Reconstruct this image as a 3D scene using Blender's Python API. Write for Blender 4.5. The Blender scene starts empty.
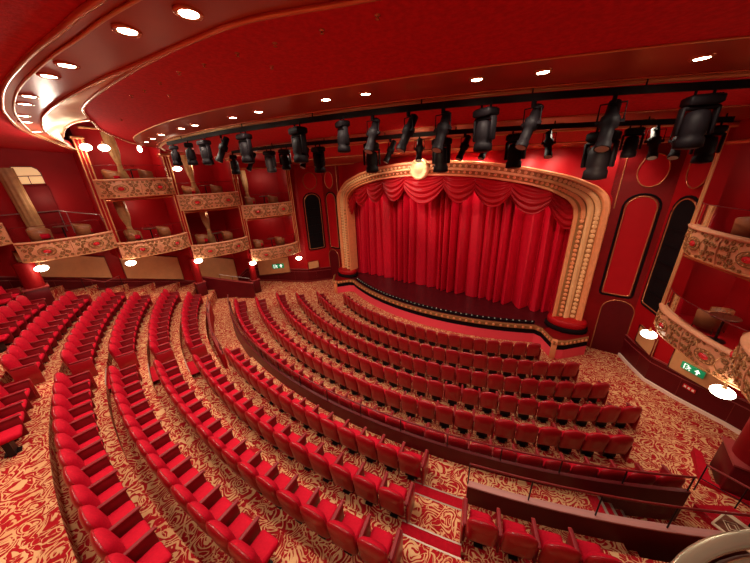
import bpy, math, random
from mathutils import Vector, Matrix
random.seed(7)
PI = math.pi
C = bpy.context.scene.collection
V = Vector

# ------------------------------------------------------------------ materials
def newmat(name):
    m = bpy.data.materials.new(name); m.use_nodes = True
    nt = m.node_tree; b = nt.nodes['Principled BSDF']
    return m, nt, b
def N(nt, t, **kw):
    n = nt.nodes.new(t)
    for k, v in kw.items():
        if k.startswith('i_'): n.inputs[int(k[2:])].default_value = v
        else: setattr(n, k, v)
    return n
def mat(name, col, rough=.5, metal=0, spec=.5, sheen=0, var=0, vscale=8, bump=0, bscale=60, emit=None, es=0, coat=0, col2=None):
    m, nt, b = newmat(name)
    b.inputs['Base Color'].default_value = (*col, 1); b.inputs['Roughness'].default_value = rough
    b.inputs['Metallic'].default_value = metal; b.inputs['Specular IOR Level'].default_value = spec
    if sheen: b.inputs['Sheen Weight'].default_value = sheen; b.inputs['Sheen Tint'].default_value = (1, .45, .45, 1)
    if coat: b.inputs['Coat Weight'].default_value = coat; b.inputs['Coat Roughness'].default_value = .15
    if emit: b.inputs['Emission Color'].default_value = (*emit, 1); b.inputs['Emission Strength'].default_value = es
    tc = N(nt, 'ShaderNodeTexCoord')
    if var or col2:
        n = N(nt, 'ShaderNodeTexNoise'); n.inputs['Scale'].default_value = vscale; n.inputs['Detail'].default_value = 4
        nt.links.new(tc.outputs['Object'], n.inputs['Vector'])
        r = N(nt, 'ShaderNodeValToRGB'); c2 = col2 or tuple(max(0, c*(1-var)) for c in col)
        r.color_ramp.elements[0].position = .35; r.color_ramp.elements[1].position = .65
        r.color_ramp.elements[0].color = (*c2, 1); r.color_ramp.elements[1].color = (*col, 1)
        nt.links.new(n.outputs['Fac'], r.inputs['Fac']); nt.links.new(r.outputs['Color'], b.inputs['Base Color'])
    if bump:
        n = N(nt, 'ShaderNodeTexNoise'); n.inputs['Scale'].default_value = bscale; n.inputs['Detail'].default_value = 3
        nt.links.new(tc.outputs['Object'], n.inputs['Vector'])
        bp = N(nt, 'ShaderNodeBump'); bp.inputs['Strength'].default_value = bump; bp.inputs['Distance'].default_value = .02
        nt.links.new(n.outputs['Fac'], bp.inputs['Height']); nt.links.new(bp.outputs['Normal'], b.inputs['Normal'])
    return m

def carpet():
    m, nt, b = newmat('carpet'); L = nt.links.new
    g = N(nt, 'ShaderNodeTexCoord')
    n0 = N(nt, 'ShaderNodeTexNoise'); n0.inputs['Scale'].default_value = 3.2; n0.inputs['Detail'].default_value = 1
    L(g.outputs['Object'], n0.inputs['Vector'])
    sub = N(nt, 'ShaderNodeVectorMath', operation='SUBTRACT'); sub.inputs[1].default_value = (.5, .5, .5)
    L(n0.outputs['Color'], sub.inputs[0])
    sc = N(nt, 'ShaderNodeVectorMath', operation='SCALE'); sc.inputs['Scale'].default_value = .30
    L(sub.outputs[0], sc.inputs[0])
    ad = N(nt, 'ShaderNodeVectorMath', operation='ADD'); L(g.outputs['Object'], ad.inputs[0]); L(sc.outputs[0], ad.inputs[1])
    def rings(scale, k, lo, hi, seed):
        mp = N(nt, 'ShaderNodeMapping'); mp.inputs['Location'].default_value = (seed, seed*.7, 0); mp.inputs['Scale'].default_value = (1, 1, .15)
        L(ad.outputs[0], mp.inputs['Vector'])
        v = N(nt, 'ShaderNodeTexVoronoi'); v.inputs['Scale'].default_value = scale; L(mp.outputs[0], v.inputs['Vector'])
        n = N(nt, 'ShaderNodeTexNoise'); n.inputs['Scale'].default_value = scale*1.1; n.inputs['Detail'].default_value = 0; L(mp.outputs[0], n.inputs['Vector'])
        a = N(nt, 'ShaderNodeMath', operation='MULTIPLY_ADD'); a.inputs[1].default_value = .55; L(n.outputs['Fac'], a.inputs[0]); L(v.outputs['Distance'], a.inputs[2])
        mu = N(nt, 'ShaderNodeMath', operation='MULTIPLY'); mu.inputs[1].default_value = k; L(a.outputs[0], mu.inputs[0])
        fr = N(nt, 'ShaderNodeMath', operation='PINGPONG'); fr.inputs[1].default_value = 1; L(mu.outputs[0], fr.inputs[0])
        df = N(nt, 'ShaderNodeMath', operation='SUBTRACT'); L(fr.outputs[0], df.inputs[0]); df.inputs[1].default_value = .5
        ab = N(nt, 'ShaderNodeMath', operation='ABSOLUTE'); L(df.outputs[0], ab.inputs[0])
        n5 = N(nt, 'ShaderNodeTexNoise'); n5.inputs['Scale'].default_value = 6.5; n5.inputs['Detail'].default_value = 2; L(mp.outputs[0], n5.inputs['Vector'])
        vw = N(nt, 'ShaderNodeMath', operation='MULTIPLY_ADD'); vw.inputs[1].default_value = .9; vw.inputs[2].default_value = -.45; L(n5.outputs['Fac'], vw.inputs[0])
        ab2 = N(nt, 'ShaderNodeMath', operation='ADD'); L(ab.outputs[0], ab2.inputs[0]); L(vw.outputs[0], ab2.inputs[1])
        r = N(nt, 'ShaderNodeMapRange'); r.inputs['From Min'].default_value = hi; r.inputs['From Max'].default_value = lo; L(ab2.outputs[0], r.inputs['Value'])
        return r
    r1 = rings(2.6, 6.0, .13, .19, 0); r2 = rings(5.2, 3.6, .05, .11, 5)
    mx = N(nt, 'ShaderNodeMath', operation='MAXIMUM'); L(r1.outputs[0], mx.inputs[0]); L(r2.outputs[0], mx.inputs[1])
    n3 = N(nt, 'ShaderNodeTexNoise'); n3.inputs['Scale'].default_value = 1.6; n3.inputs['Detail'].default_value = 2; L(g.outputs['Object'], n3.inputs['Vector'])
    gold = N(nt, 'ShaderNodeMix', data_type='RGBA'); gold.inputs[6].default_value = (.60, .27, .11, 1); gold.inputs[7].default_value = (.78, .50, .26, 1)
    L(n3.outputs['Fac'], gold.inputs[0])
    n4 = N(nt, 'ShaderNodeTexNoise'); n4.inputs['Scale'].default_value = 9; L(g.outputs['Object'], n4.inputs['Vector'])
    red = N(nt, 'ShaderNodeMix', data_type='RGBA'); red.inputs[6].default_value = (.28, .006, .010, 1); red.inputs[7].default_value = (.48, .012, .020, 1)
    L(n4.outputs['Fac'], red.inputs[0])
    mix = N(nt, 'ShaderNodeMix', data_type='RGBA'); L(mx.outputs[0], mix.inputs[0]); L(red.outputs[2], mix.inputs[6]); L(gold.outputs[2], mix.inputs[7])
    L(mix.outputs[2], b.inputs['Base Color']); b.inputs['Roughness'].default_value = .95; b.inputs['Specular IOR Level'].default_value = .08
    return m

def glassmat():
    m, nt, b = newmat('clear_glass'); L = nt.links.new
    t = N(nt, 'ShaderNodeBsdfTransparent'); t.inputs[0].default_value = (.93, .95, .95, 1)
    g = N(nt, 'ShaderNodeBsdfGlossy'); g.inputs['Roughness'].default_value = .05
    fz = N(nt, 'ShaderNodeFresnel'); fz.inputs[0].default_value = 1.15
    mx = N(nt, 'ShaderNodeMixShader'); L(fz.outputs[0], mx.inputs[0]); L(t.outputs[0], mx.inputs[1]); L(g.outputs[0], mx.inputs[2])
    L(mx.outputs[0], nt.nodes['Material Output'].inputs['Surface'])
    return m

M = dict(
 carpet=carpet(), glass=glassmat(),
 red_carpet=mat('plain_red_carpet', (.46, .006, .018), .95, spec=.1, var=.2, vscale=20),
 velvet=mat('seat_velvet', (.50, .003, .020), .7, spec=.12, var=.18, vscale=30),
 cushion=mat('cushion_velvet', (.55, .003, .022), .75, spec=.12, var=.12, vscale=25),
 shell=mat('seat_shell', (.30, .005, .010), .3, spec=.35, coat=.25),
 arm=mat('armrest_pad', (.22, .004, .009), .45, spec=.3),
 arm_wood=mat('armrest_wood', (.42, .06, .05), .3),
 darkmetal=mat('dark_metal', (.015, .008, .009), .4, .3, spec=.3),
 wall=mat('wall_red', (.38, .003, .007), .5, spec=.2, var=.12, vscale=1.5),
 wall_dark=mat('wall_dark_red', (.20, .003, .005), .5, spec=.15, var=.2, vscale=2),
 panel_red=mat('panel_red', (.42, .003, .008), .6, spec=.15, var=.08, vscale=2),
 ceiling=mat('ceiling_red', (.60, .014, .022), .75, spec=.15, var=.22, vscale=14, bump=.4, bscale=30),
 bronze=mat('bronze_band', (.42, .065, .028), .32, .25, spec=.3, var=.15, vscale=.8),
 trim=mat('copper_trim', (.62, .22, .10), .25, .6),
 gold=mat('gold_trim', (.72, .38, .16), .35, .35),
 oldgold=mat('antique_gold', (.36, .17, .06), .4, .4),
 fascia=mat('fascia_cream', (.76, .34, .18), .45, var=.12, vscale=10, bump=.15, bscale=30),
 arch=mat('arch_gilding', (.84, .31, .13), .38, .1, var=.12, vscale=6),
 archlight=mat('arch_cream', (.86, .48, .22), .4, var=.1, vscale=5),
 cove=mat('cove_pearl', (.92, .78, .55), .3, .15, var=.15, vscale=2.5),
 mahogany=mat('mahogany', (.10, .003, .006), .4, spec=.2, coat=.08, var=.12, vscale=3),
 wood_rail=mat('rail_wood', (.16, .012, .012), .3, spec=.3),
 wood_cap=mat('cap_wood', (.26, .035, .035), .3, spec=.4),
 black=mat('black_metal', (.005, .003, .004), .6, spec=.10),
 blackcloth=mat('black_cloth', (.008, .004, .005), .9, spec=.1),
 grille=mat('speaker_grille', (.006, .004, .005), .7, spec=.08, bump=.6, bscale=90),
 curtain=mat('curtain_velvet', (.56, .004, .022), .38, spec=.45, var=.1, vscale=5),
 swag=mat('swag_velvet', (.34, .002, .008), .42, spec=.25),
 drape=mat('gold_drape', (.46, .23, .085), .5, sheen=.2, var=.25, vscale=6),
 stage=mat('stage_floor', (.07, .003, .006), .35, var=.3, vscale=3),
 pink=mat('apron_lit_pink', (.85, .06, .10), .5),  # pink light on the apron front put into its base colour
 beige=mat('beige_panel', (.62, .30, .13), .5, var=.12, vscale=3),
 tan=mat('tan_leather', (.38, .13, .05), .4, var=.15, vscale=8),
 brown=mat('brown_wood', (.12, .03, .015), .3, var=.3, vscale=12),
 stone_cap=mat('worn_cap', (.50, .22, .20), .35, spec=.4),
 white=mat('white_paint', (.8, .74, .66), .5),
 nosing=mat('step_nosing', (.42, .30, .24), .35, .5),
 brass=mat('polished_brass', (.70, .68, .48), .25, .55, var=.2, vscale=3),
 steel=mat('grey_metal', (.42, .36, .34), .35, .6),
 green=mat('exit_green', (.0, .28, .10), .4, emit=(.0, .5, .18), es=.25),
 signwhite=mat('sign_white', (.9, .95, .9), .4, emit=(.9, 1, .9), es=1.2),
 gem=mat('red_cabochon', (.66, .02, .03), .25, coat=.4),
 globe=mat('lamp_globe', (1, .95, .85), .4, emit=(1, .84, .62), es=14),
 lens=mat('downlight_lens', (1, .95, .85), .4, emit=(1, .86, .62), es=40),
 warmlens=mat('warm_lens', (1, .6, .45), .4, emit=(1, .42, .30), es=4),
 glint=mat('footlight_lens', (.35, .42, .36), .15),
 winlit=mat('lit_window', (.9, .6, .3), .4, emit=(1, .58, .26), es=.45),
 kerb=mat('kerb_strip', (.80, .62, .52), .4),
 ivory=mat('ivory_counter', (.62, .50, .34), .4),
 tile=mat('brown_tile', (.16, .05, .03), .35),
)

# ------------------------------------------------------------------ mesh builder
class MB:
    def __init__(s): s.v = []; s.f = []; s.m = []; s.mats = []; s.sm = []
    def mi(s, m):
        if m not in s.mats: s.mats.append(m)
        return s.mats.index(m)
    def add(s, vs, fs, m, T=None, smooth=False):
        o = len(s.v); k = s.mi(m)
        for p in vs:
            p = V(p); s.v.append(tuple(T @ p if T else p))
        for f in fs: s.f.append([o+i for i in f]); s.m.append(k); s.sm.append(smooth)
        return s
    def box(s, c, d, m, T=None, rz=0, bev=0):
        x, y, z = d[0]/2, d[1]/2, d[2]/2
        Q = Matrix.Translation(V(c)) @ Matrix.Rotation(rz, 4, 'Z')
        if T: Q = T @ Q
        if not bev:
            vs = [(a*x, b*y, e*z) for a in (-1, 1) for b in (-1, 1) for e in (-1, 1)]
            return s.add(vs, [(0,1,3,2),(4,6,7,5),(0,4,5,1),(2,3,7,6),(0,2,6,4),(1,5,7,3)], m, Q)
        def ring(zz, i):
            r = bev; xx, yy = x-i, y-i; r = max(.001, min(r, xx, yy)); out = []
            for cx, cy, a0 in ((xx-r, yy-r, 0), (-xx+r, yy-r, PI/2), (-xx+r, -yy+r, PI), (xx-r, -yy+r, 1.5*PI)):
                for k in range(3):
                    a = a0+k*PI/4; out.append((cx+r*math.cos(a), cy+r*math.sin(a), zz))
            return out
        bz = min(bev, z)
        rs = [ring(-z, bz*.8), ring(-z+bz*.7, 0), ring(z-bz*.7, 0), ring(z-bz*.2, bz*.35), ring(z, bz)]
        return s.loft(rs, m, True, Q, cap=True)
    def loft(s, rs, m, closed=True, T=None, cap=False, smooth=True):
        n = len(rs[0]); vs = [p for r in rs for p in r]; fs = []
        for i in range(len(rs)-1):
            for j in range(n if closed else n-1):
                k = (j+1) % n
                fs.append((i*n+j, i*n+k, (i+1)*n+k, (i+1)*n+j))
        s.add(vs, fs, m, T, smooth)
        if cap:
            s.add(rs[0], [tuple(range(n))[::-1]], m, T); s.add(rs[-1], [tuple(range(n))], m, T)
        return s
    def tube(s, pts, r, m, n=6, T=None, closed=False, cap=True):
        pts = [V(p) for p in pts]; rs = []; up = V((0, 0, 1)); L = len(pts)
        for i, p in enumerate(pts):
            a = pts[(i-1) % L] if closed or i else p; b = pts[(i+1) % L] if closed or i < L-1 else p
            d = (b-a).normalized() if (b-a).length > 1e-9 else V((0, 0, 1))
            u = d.cross(up)
            if u.length < .05: u = d.cross(V((0, 1, 0)))
            u.normalize(); w = u.cross(d).normalized()
            ri = r[i] if isinstance(r, (list, tuple)) else r
            rs.append([tuple(p+u*ri*math.cos(2*PI*k/n)+w*ri*math.sin(2*PI*k/n)) for k in range(n)])
        if closed: rs.append(rs[0])
        return s.loft(rs, m, True, T, cap=cap and not closed)
    def lathe(s, prof, m, n=12, T=None, c=(0, 0, 0), sx=1, sy=1):
        rs = [[(c[0]+r*math.cos(2*PI*k/n)*sx, c[1]+r*math.sin(2*PI*k/n)*sy, c[2]+z) for k in range(n)] for r, z in prof]
        return s.loft(rs, m, True, T, cap=True)
    def prism(s, poly, z0, z1, m, T=None):
        n = len(poly); g = (lambda q, p: q(p) if callable(q) else q)
        lo = [(p[0], p[1], g(z0, p)) for p in poly]; hi = [(p[0], p[1], g(z1, p)) for p in poly]
        s.add(lo, [tuple(range(n))[::-1]], m, T); s.add(hi, [tuple(range(n))], m, T)
        return s.loft([lo, hi], m, True, T, smooth=False)
    def sphere(s, c, r, m, nu=10, nv=7, T=None, sc=(1, 1, 1)):
        rs = [[(c[0]+r*sc[0]*math.sin(PI*i/nv)*math.cos(2*PI*j/nu), c[1]+r*sc[1]*math.sin(PI*i/nv)*math.sin(2*PI*j/nu), c[2]-r*sc[2]*math.cos(PI*i/nv)) for j in range(nu)] for i in range(nv+1)]
        rs[0] = [tuple(V(p)+V((1e-4*math.cos(k), 1e-4*math.sin(k), 0))) for k, p in enumerate(rs[0])]
        return s.loft(rs, m, True, T)
    def build(s, name, parent=None, label=None, cat=None, group=None, kind=None, M4=None):
        me = bpy.data.meshes.new(name); me.from_pydata(s.v, [], s.f)
        for m in s.mats: me.materials.append(M[m])
        me.polygons.foreach_set('material_index', s.m); me.polygons.foreach_set('use_smooth', s.sm); me.update()
        o = bpy.data.objects.new(name, me); C.objects.link(o)
        if parent: o.parent = parent
        if M4 is not None: o.matrix_world = M4
        return tag(o, label, cat, group, kind)
def tag(o, label=None, cat=None, group=None, kind=None):
    if label: o['label'] = label
    if cat: o['category'] = cat
    if group: o['group'] = group
    if kind: o['kind'] = kind
    return o
def empty(name, loc, label, cat, group=None, rz=0):
    o = bpy.data.objects.new(name, None); C.objects.link(o); o.empty_display_size = .1
    o.location = loc; o.rotation_euler = (0, 0, rz); return tag(o, label, cat, group)
kids = {}
def ch(root): return [o for o in bpy.data.objects if o.parent == root]
def dup(root, tree, loc, rz=0, label=None, group=None, scale=None):
    r = root.copy(); C.objects.link(r); r.location = loc; r.rotation_euler = (0, 0, rz)
    if scale: r.scale = scale
    if label: r['label'] = label
    if group: r['group'] = group
    for c, subs in tree:
        a = c.copy(); C.objects.link(a); a.parent = r
        for g in subs:
            b = g.copy(); C.objects.link(b); b.parent = a
    return r
def tree(root): return [(c, ch(c)) for c in ch(root)]
ORD = ['first','second','third','fourth','fifth','sixth','seventh','eighth','ninth','tenth','eleventh','twelfth','thirteenth','fourteenth','fifteenth','sixteenth','seventeenth','eighteenth','nineteenth','twentieth']
ORD += ['twenty-'+o for o in ORD[:9]] + ['thirtieth'] + ['thirty-'+o for o in ORD[:9]] + ['fortieth']

# ------------------------------------------------------------------ camera
CAM = V((7.25, 0, 8.27)); FPX = 277.69
R = Matrix(((0.79177543, -0.19115423, 0.58013078), (0.60957129, 0.30779587, -0.73053716), (-0.03891659, 0.93205245, 0.36022734)))
cd = bpy.data.cameras.new('camera'); cam = bpy.data.objects.new('camera', cd); C.objects.link(cam)
cam.matrix_world = Matrix.Translation(CAM) @ R.to_4x4()
cd.sensor_width = 36; cd.sensor_fit = 'HORIZONTAL'; cd.lens = FPX*36/750; cd.clip_start = .05; cd.clip_end = 200
bpy.context.scene.camera = cam
def project(p):
    c = R.transposed() @ (V(p)-CAM)
    if c.z >= -.05: return None
    return 375+FPX*c.x/-c.z, 281.5-FPX*c.y/-c.z
def seen(p, mg=25):
    q = project(p); return q is not None and -mg < q[0] < 750+mg and -mg < q[1] < 563+mg

# ------------------------------------------------------------------ auditorium floor (rings round RC)
RC = V((.2, 22.8, 0))
def pol(r, phi, z=0):
    a = math.radians(phi); return V((RC.x+r*math.sin(a), RC.y-r*math.cos(a), z))
BASE = [(8.5, .05), (11.2, .1), (12.35, .12), (13.6, .28), (14.9, .44), (16.1, .6), (17.3, .78), (18.62, .95)]
TERR = [(18.62, 19.86, 1.45), (19.86, 20.85, 1.65), (20.85, 21.87, 2.0), (21.87, 22.87, 2.35), (22.87, 23.85, 2.7), (23.85, 24.85, 3.05), (24.85, 25.85, 3.4), (25.85, 26.9, 3.75), (26.9, 31, 4.1)]
def floor_mb():
    mb = MB()
    def sector(p0, p1, prof, m='carpet', n=None):
        n = n or max(1, int((p1-p0)/1.5)); rs = []
        for i in range(n+1):
            ph = p0+(p1-p0)*i/n; rs.append([tuple(pol(r, ph, z)) for r, z in prof])
        mb.loft(rs, m, False, smooth=False)
    sector(-62, 62, BASE)
    def terr(p0, p1, zaisle=None):
        prof = [(18.62, .95)]
        for i, (a, b, z) in enumerate(TERR):
            if zaisle is not None and i == 0: prof += [(a, zaisle), (b, zaisle)]
            else: prof += [(a, z), (b, z)]
        sector(p0, p1, prof)
    terr(-62, -16, 1.0); terr(-16, -9.2, 1.17); terr(-9.2, 17.8); terr(17.8, 26.4, 1.45)
    terr(26.4, 27.2, 1.28); terr(27.2, 28.0, 1.11); terr(28.0, 62, .95)
    for ph, za, zb in ((-16, 1.0, 1.17), (-9.2, 1.17, 1.45), (26.4, 1.28, 1.45), (27.2, 1.11, 1.28), (28.0, .95, 1.11)):
        a, b = pol(18.62, ph, 0), pol(19.86, ph, 0)
        mb.add([(a.x, a.y, za), (b.x, b.y, za), (b.x, b.y, zb), (a.x, a.y, zb)], [(0, 1, 2, 3)], 'red_carpet')
    return mb
tag(floor_mb().build('floor'), kind='structure')

# aisle half steps + metal nosings
def step_strip(r, phi0, phi1, z, name, label, h=.35):
    root = empty(name, pol(r, (phi0+phi1)/2, z-.35), label, 'stairs')
    mb = MB(); n = 4
    def arc(rr, zz): return [tuple(pol(rr, phi0+(phi1-phi0)*i/n, zz)) for i in range(n+1)]
    mb.loft([arc(r, z-h), arc(r+.005-.30, z-h), arc(r-.30, z-h/2), arc(r, z-h/2), arc(r, z-h)][1:4], 'red_carpet', False, smooth=False)
    mb.loft([arc(r-.006, z-h/2), arc(r-.006, z)], 'red_carpet', False, smooth=False)
    o = mb.build('step', root); o.matrix_parent_inverse = Matrix.Translation(-root.location)
    for rr, zz in ((r-.30, z-h/2), (r, z)):
        m2 = MB(); m2.loft([arc(rr-.008, zz-.014), arc(rr-.008, zz+.006), arc(rr+.022, zz+.006)], 'nosing', False, smooth=False)
        o = m2.build('nosing', root); o.matrix_parent_inverse = Matrix.Translation(-root.location)
for i, (a, b, z) in enumerate(TERR[1:5]):
    step_strip(a, 14.6, 17.75, z, 'aisle_step', 'red carpeted step with metal nosings in the centre aisle, %s up from the low wall' % ORD[i], .2 if i == 0 else .35)
for i, (a, b, z) in enumerate(TERR[2:8]):
    step_strip(a, -11.7, -9.0, z, 'aisle_step', 'red carpeted step with metal nosings in the left aisle, %s up from the landing' % ORD[i])
# steps of the cross aisle (nosings radial)
for i, (ph, z) in enumerate(((26.4, 1.45), (27.2, 1.28), (28.0, 1.11))):
    mb = MB(); a0, a1 = ph-.15, ph+.02
    pts = [[tuple(pol(r, a, z+.012)) for r in (18.72, 19.42)] for a in (a0, a1)]
    mb.loft(pts+[[tuple(pol(r, a1, z-.04)) for r in (18.72, 19.42)]], 'nosing', False, smooth=False)
    for k in (-.05,):
        pass
    mb.build('step_nosing', label='metal nosing on the cross aisle stairs, %s from the centre aisle' % ORD[i], cat='step nosing', group='cross aisle stair nosings')

for i, (p0, p1, z) in enumerate(((25.6, 26.25, 1.45), (26.42, 27.05, 1.28), (27.22, 27.85, 1.11))):
    mb = MB(); mb.loft([[tuple(pol(r, a, z+.008)) for r in (18.72, 19.42)] for a in (p0, p1)], 'red_carpet', False, smooth=False)
    mb.build('stair_carpet', label='plain red carpet strip on the cross aisle stairs, %s from the centre aisle' % ORD[i], cat='stair carpet', group='cross aisle stair carpets')

# ------------------------------------------------------------------ seats
def seat_parts():
    P = {}
    # backrest outline (x,z) with arched top, thick pad; local +y faces the stage
    def outline(w, zb, zt, arch, n=10):
        pts = [(-w*.90, zb), (w*.90, zb), (w, zb+.10), (w, zt-arch)]
        for i in range(1, n):
            a = PI*i/n; pts.append((w*math.cos(a)*1.0, zt-arch+arch*math.sin(a)**.8))
        pts += [(-w, zt-arch), (-w, zb+.10)]
        return pts
    def place(x, z, d):   # tilted back plane
        return (x, .13*(1.0-z)+d, z)
    def ringf(w, zb, zt, arch, d): return [place(x, z, d) for x, z in outline(w, zb, zt, arch)]
    def padf(w, zb, zt, arch, sc_, dep):   # outline shrunk about its centre, convex depth
        zc = (zb+zt)/2; out = []
        for x, z in outline(w, zb, zt, arch): out.append(place(x*sc_, zc+(z-zc)*sc_, dep))
        return out
    mb = MB(); mb.loft([padf(.248, .34, 1.0, .15, 1, .0), padf(.250, .34, 1.0, .15, 1.0, .022), padf(.250, .34, 1.0, .15, .96, .050), padf(.250, .34, 1.0, .15, .86, .084), padf(.250, .34, 1.0, .15, .66, .114), padf(.250, .34, 1.0, .15, .35, .130)], 'velvet', True, cap=True)
    P['backrest'] = mb
    mb = MB(); mb.loft([padf(.262, .27, 1.012, .155, .35, -.080), padf(.262, .27, 1.012, .155, .70, -.068), padf(.262, .27, 1.012, .155, .90, -.040), padf(.262, .27, 1.012, .155, 1.0, -.006), padf(.262, .27, 1.012, .155, 1.0, .012), padf(.262, .27, 1.012, .155, .96, .020)], 'shell', True, cap=True)
    P['back_shell'] = mb
    mb = MB(); mb.box((0, .31, .43), (.385, .38, .12), 'cushion', bev=.045)
    P['seat_cushion'] = mb
    mb = MB(); mb.box((-.28, .30, .645), (.074, .46, .050), 'arm', bev=.020); mb.box((-.28, .30, .37), (.034, .40, .52), 'arm', bev=.01)
    mb.box((-.28, .535, .642), (.060, .016, .040), 'arm_wood', bev=.007)
    P['armrest'] = mb
    mb = MB(); mb.box((0, .25, .19), (.30, .10, .38), 'darkmetal'); mb.box((0, .25, .012), (.16, .24, .024), 'darkmetal')
    P['pedestal'] = mb
    mb = MB(); mb.box((-.315, .30, .32), (.035, .50, .60), 'shell', bev=.012)
    P['end_panel'] = mb
    return P
SP = seat_parts()
def flipx(mb):
    q = MB(); q.v = [(-x, y, z) for x, y, z in mb.v]; q.f = [f[::-1] for f in mb.f]; q.m = mb.m; q.mats = mb.mats; q.sm = mb.sm; return q
protos = {}
SEATG = []
def seat(loc, rz, label, group, left_end=False, right_end=False):
    key = (left_end, right_end)
    if key in protos:
        r, t = protos[key]; return dup(r, t, loc, rz, label, group)
    root = empty('theatre_seat', loc, label, 'seat', group, rz)
    if not protos:
        for k in ('backrest', 'back_shell', 'seat_cushion', 'armrest', 'pedestal'): SEATG.append(SP[k].build(k, root))
        SEATG.append(flipx(SP['armrest'])); SEATG.append(SP['end_panel']); SEATG.append(flipx(SP['end_panel']))
        parts = SEATG[:5]
    else:
        parts = []
        for o in SEATG[:5]:
            c = o.copy(); C.objects.link(c); c.parent = root; parts.append(c)
    if left_end: SEATG[6].build('end_panel', root)
    if right_end: SEATG[5].build('armrest', root); SEATG[7].build('end_panel', root)
    protos[key] = (root, [(c, []) for c in ch(root)])
    return root
ROWS = [  # r, floor z, phi0, phi1, description
 (12.15, .12, -23.2, 30.0, 'the row nearest the stage'),
 (13.65, .28, -27.6, 33.3, 'the second row from the stage'),
 (14.95, .44, -28.3, 34.0, 'the third row from the stage'),
 (16.12, .60, -29.0, 34.2, 'the fourth row from the stage'),
 (17.32, .78, -27.0, 30.3, 'the fifth row from the stage'),
 (18.42, .95, -26.7, 31.0, 'the sixth row from the stage'),
 (19.64, 1.45, -8.3, 14.2, 'the first centre-block row behind the low wall'),
 (20.62, 1.65, -28.4, -12.7, 'the first row of the left side block'),
 (20.62, 1.65, -8.4, 14.0, 'the second centre-block row behind the low wall'),
 (20.55, 1.65, 18.6, 32.0, 'the lower right block, front row'),
 (21.64, 2.00, -28.6, -12.2, 'the second row of the left side block'),
 (21.64, 2.00, -8.3, 14.2, 'the third centre-block row behind the low wall'),
 (21.60, 2.00, 18.4, 32.0, 'the lower right block, second row'),
 (22.62, 2.35, -27.9, -12.3, 'the third row of the left side block'),
 (22.62, 2.35, -8.2, 14.2, 'the fourth centre-block row behind the low wall'),
 (23.58, 2.70, -28.1, -11.7, 'the fourth row of the left side block'),
 (23.58, 2.70, -8.1, 14.2, 'the fifth centre-block row behind the low wall'),
 (24.60, 3.05, -25.0, -11.7, 'the fifth row of the left side block'),
 (24.60, 3.05, -8.1, 14.2, 'the sixth centre-block row behind the low wall'),
 (25.60, 3.40, -25.6, -11.7, 'the sixth row of the left side block'),
 (25.60, 3.40, -8.1, 8, 'the seventh centre-block row behind the low wall'),
 (26.60, 3.75, -26.5, -11.7, 'the seventh row of the left side block'),
]
nseat = 0
for (r, z, p0, p1, desc) in ROWS:
    n = max(1, round(math.radians(p1-p0)*r/.566)); lst = []
    for i in range(n+1):
        ph = p0+(p1-p0)*i/n
        q = pol(r, ph)
        if any(math.hypot(q.x-a, q.y-b) < .92 for a, b in ((-11.2, -.25), (-11.2, 2.8), (-11.2, 5.9), (-10.7, 9.07))): continue
        if seen(pol(r, ph, z+.6), 22): lst.append((i, ph))
    for j, (i, ph) in enumerate(lst):
        k = ORD[j] if j < len(ORD) else 'far'
        seat(pol(r, ph, z), math.radians(ph), 'red theatre seat, %s from the left in %s' % (k, desc), 'red theatre seats in '+desc, i == 0, i == n)
        nseat += 1
print('SEATS', nseat)

# ------------------------------------------------------------------ low curved walls and rails
def arcpts(r, p0, p1, z, step=1.2):
    n = max(2, int(abs(p1-p0)/step)); return [tuple(pol(r, p0+(p1-p0)*i/n, z(p0+(p1-p0)*i/n) if callable(z) else z)) for i in range(n+1)]
def curved_wall(name, label, r, p0, p1, zb, zt, th=.09, rail=None, posts=None, glass=False, capm='wood_cap', m='mahogany', cw=.05):
    root = empty(name, (0, 0, 0), label, 'low wall')
    A = arcpts(r-th/2, p0, p1, zb); B = arcpts(r+th/2, p0, p1, zb)
    A2 = arcpts(r-th/2, p0, p1, zt); B2 = arcpts(r+th/2, p0, p1, zt)
    mb = MB(); rows = [list(q) for q in zip(A, A2, B2, B)]
    mb.loft(rows, m, True, cap=True, smooth=False); mb.build('panel', root)
    mb = MB(); w = cw
    cs = [arcpts(r-w, p0, p1, zt), arcpts(r-w, p0, p1, zt+.035), arcpts(r+w, p0, p1, zt+.035), arcpts(r+w, p0, p1, zt)]
    mb.loft([list(q) for q in zip(*cs)], capm, True, cap=True, smooth=False); mb.build('cap', root)
    if rail:
        mb = MB(); mb.tube(arcpts(r, p0, p1, rail), .024, 'wood_rail'); mb.build('handrail', root)
        for ph in posts:
            mb = MB(); mb.tube([tuple(pol(r, ph, zt)), tuple(pol(r, ph, rail))], .014, 'darkmetal'); mb.build('post', root)
        if glass:
            mb = MB(); g1 = arcpts(r, p0, p1, zt+.06); g2 = arcpts(r, p0, p1, rail-.03); mb.loft([g1, g2], 'glass', False); mb.build('glass_panel', root)
curved_wall('low_wall', 'long curved dark wood wall with slim glazed rail behind the sixth row', 18.67, -26.6, 31.3, .9, 1.86, th=.07, rail=2.30, cw=.040, capm='mahogany', posts=[-6+i*3.72 for i in range(11)], glass=True)
curved_wall('low_wall', 'dark wood wall with slim handrail before the lower right seats', 19.52, 17.9, 33, .85, 2.0, rail=2.62, cw=.065, capm='stone_cap', posts=[17.9, 21.3, 24.7, 28.1, 31.5], glass=True)
curved_wall('low_wall', 'curved red wall with handrail beside the left landing', 19.66, -27.5, -9.9, 1.0, 1.95, rail=2.35, posts=[-27, -23, -19, -15, -11, -10], m='panel_red')

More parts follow.
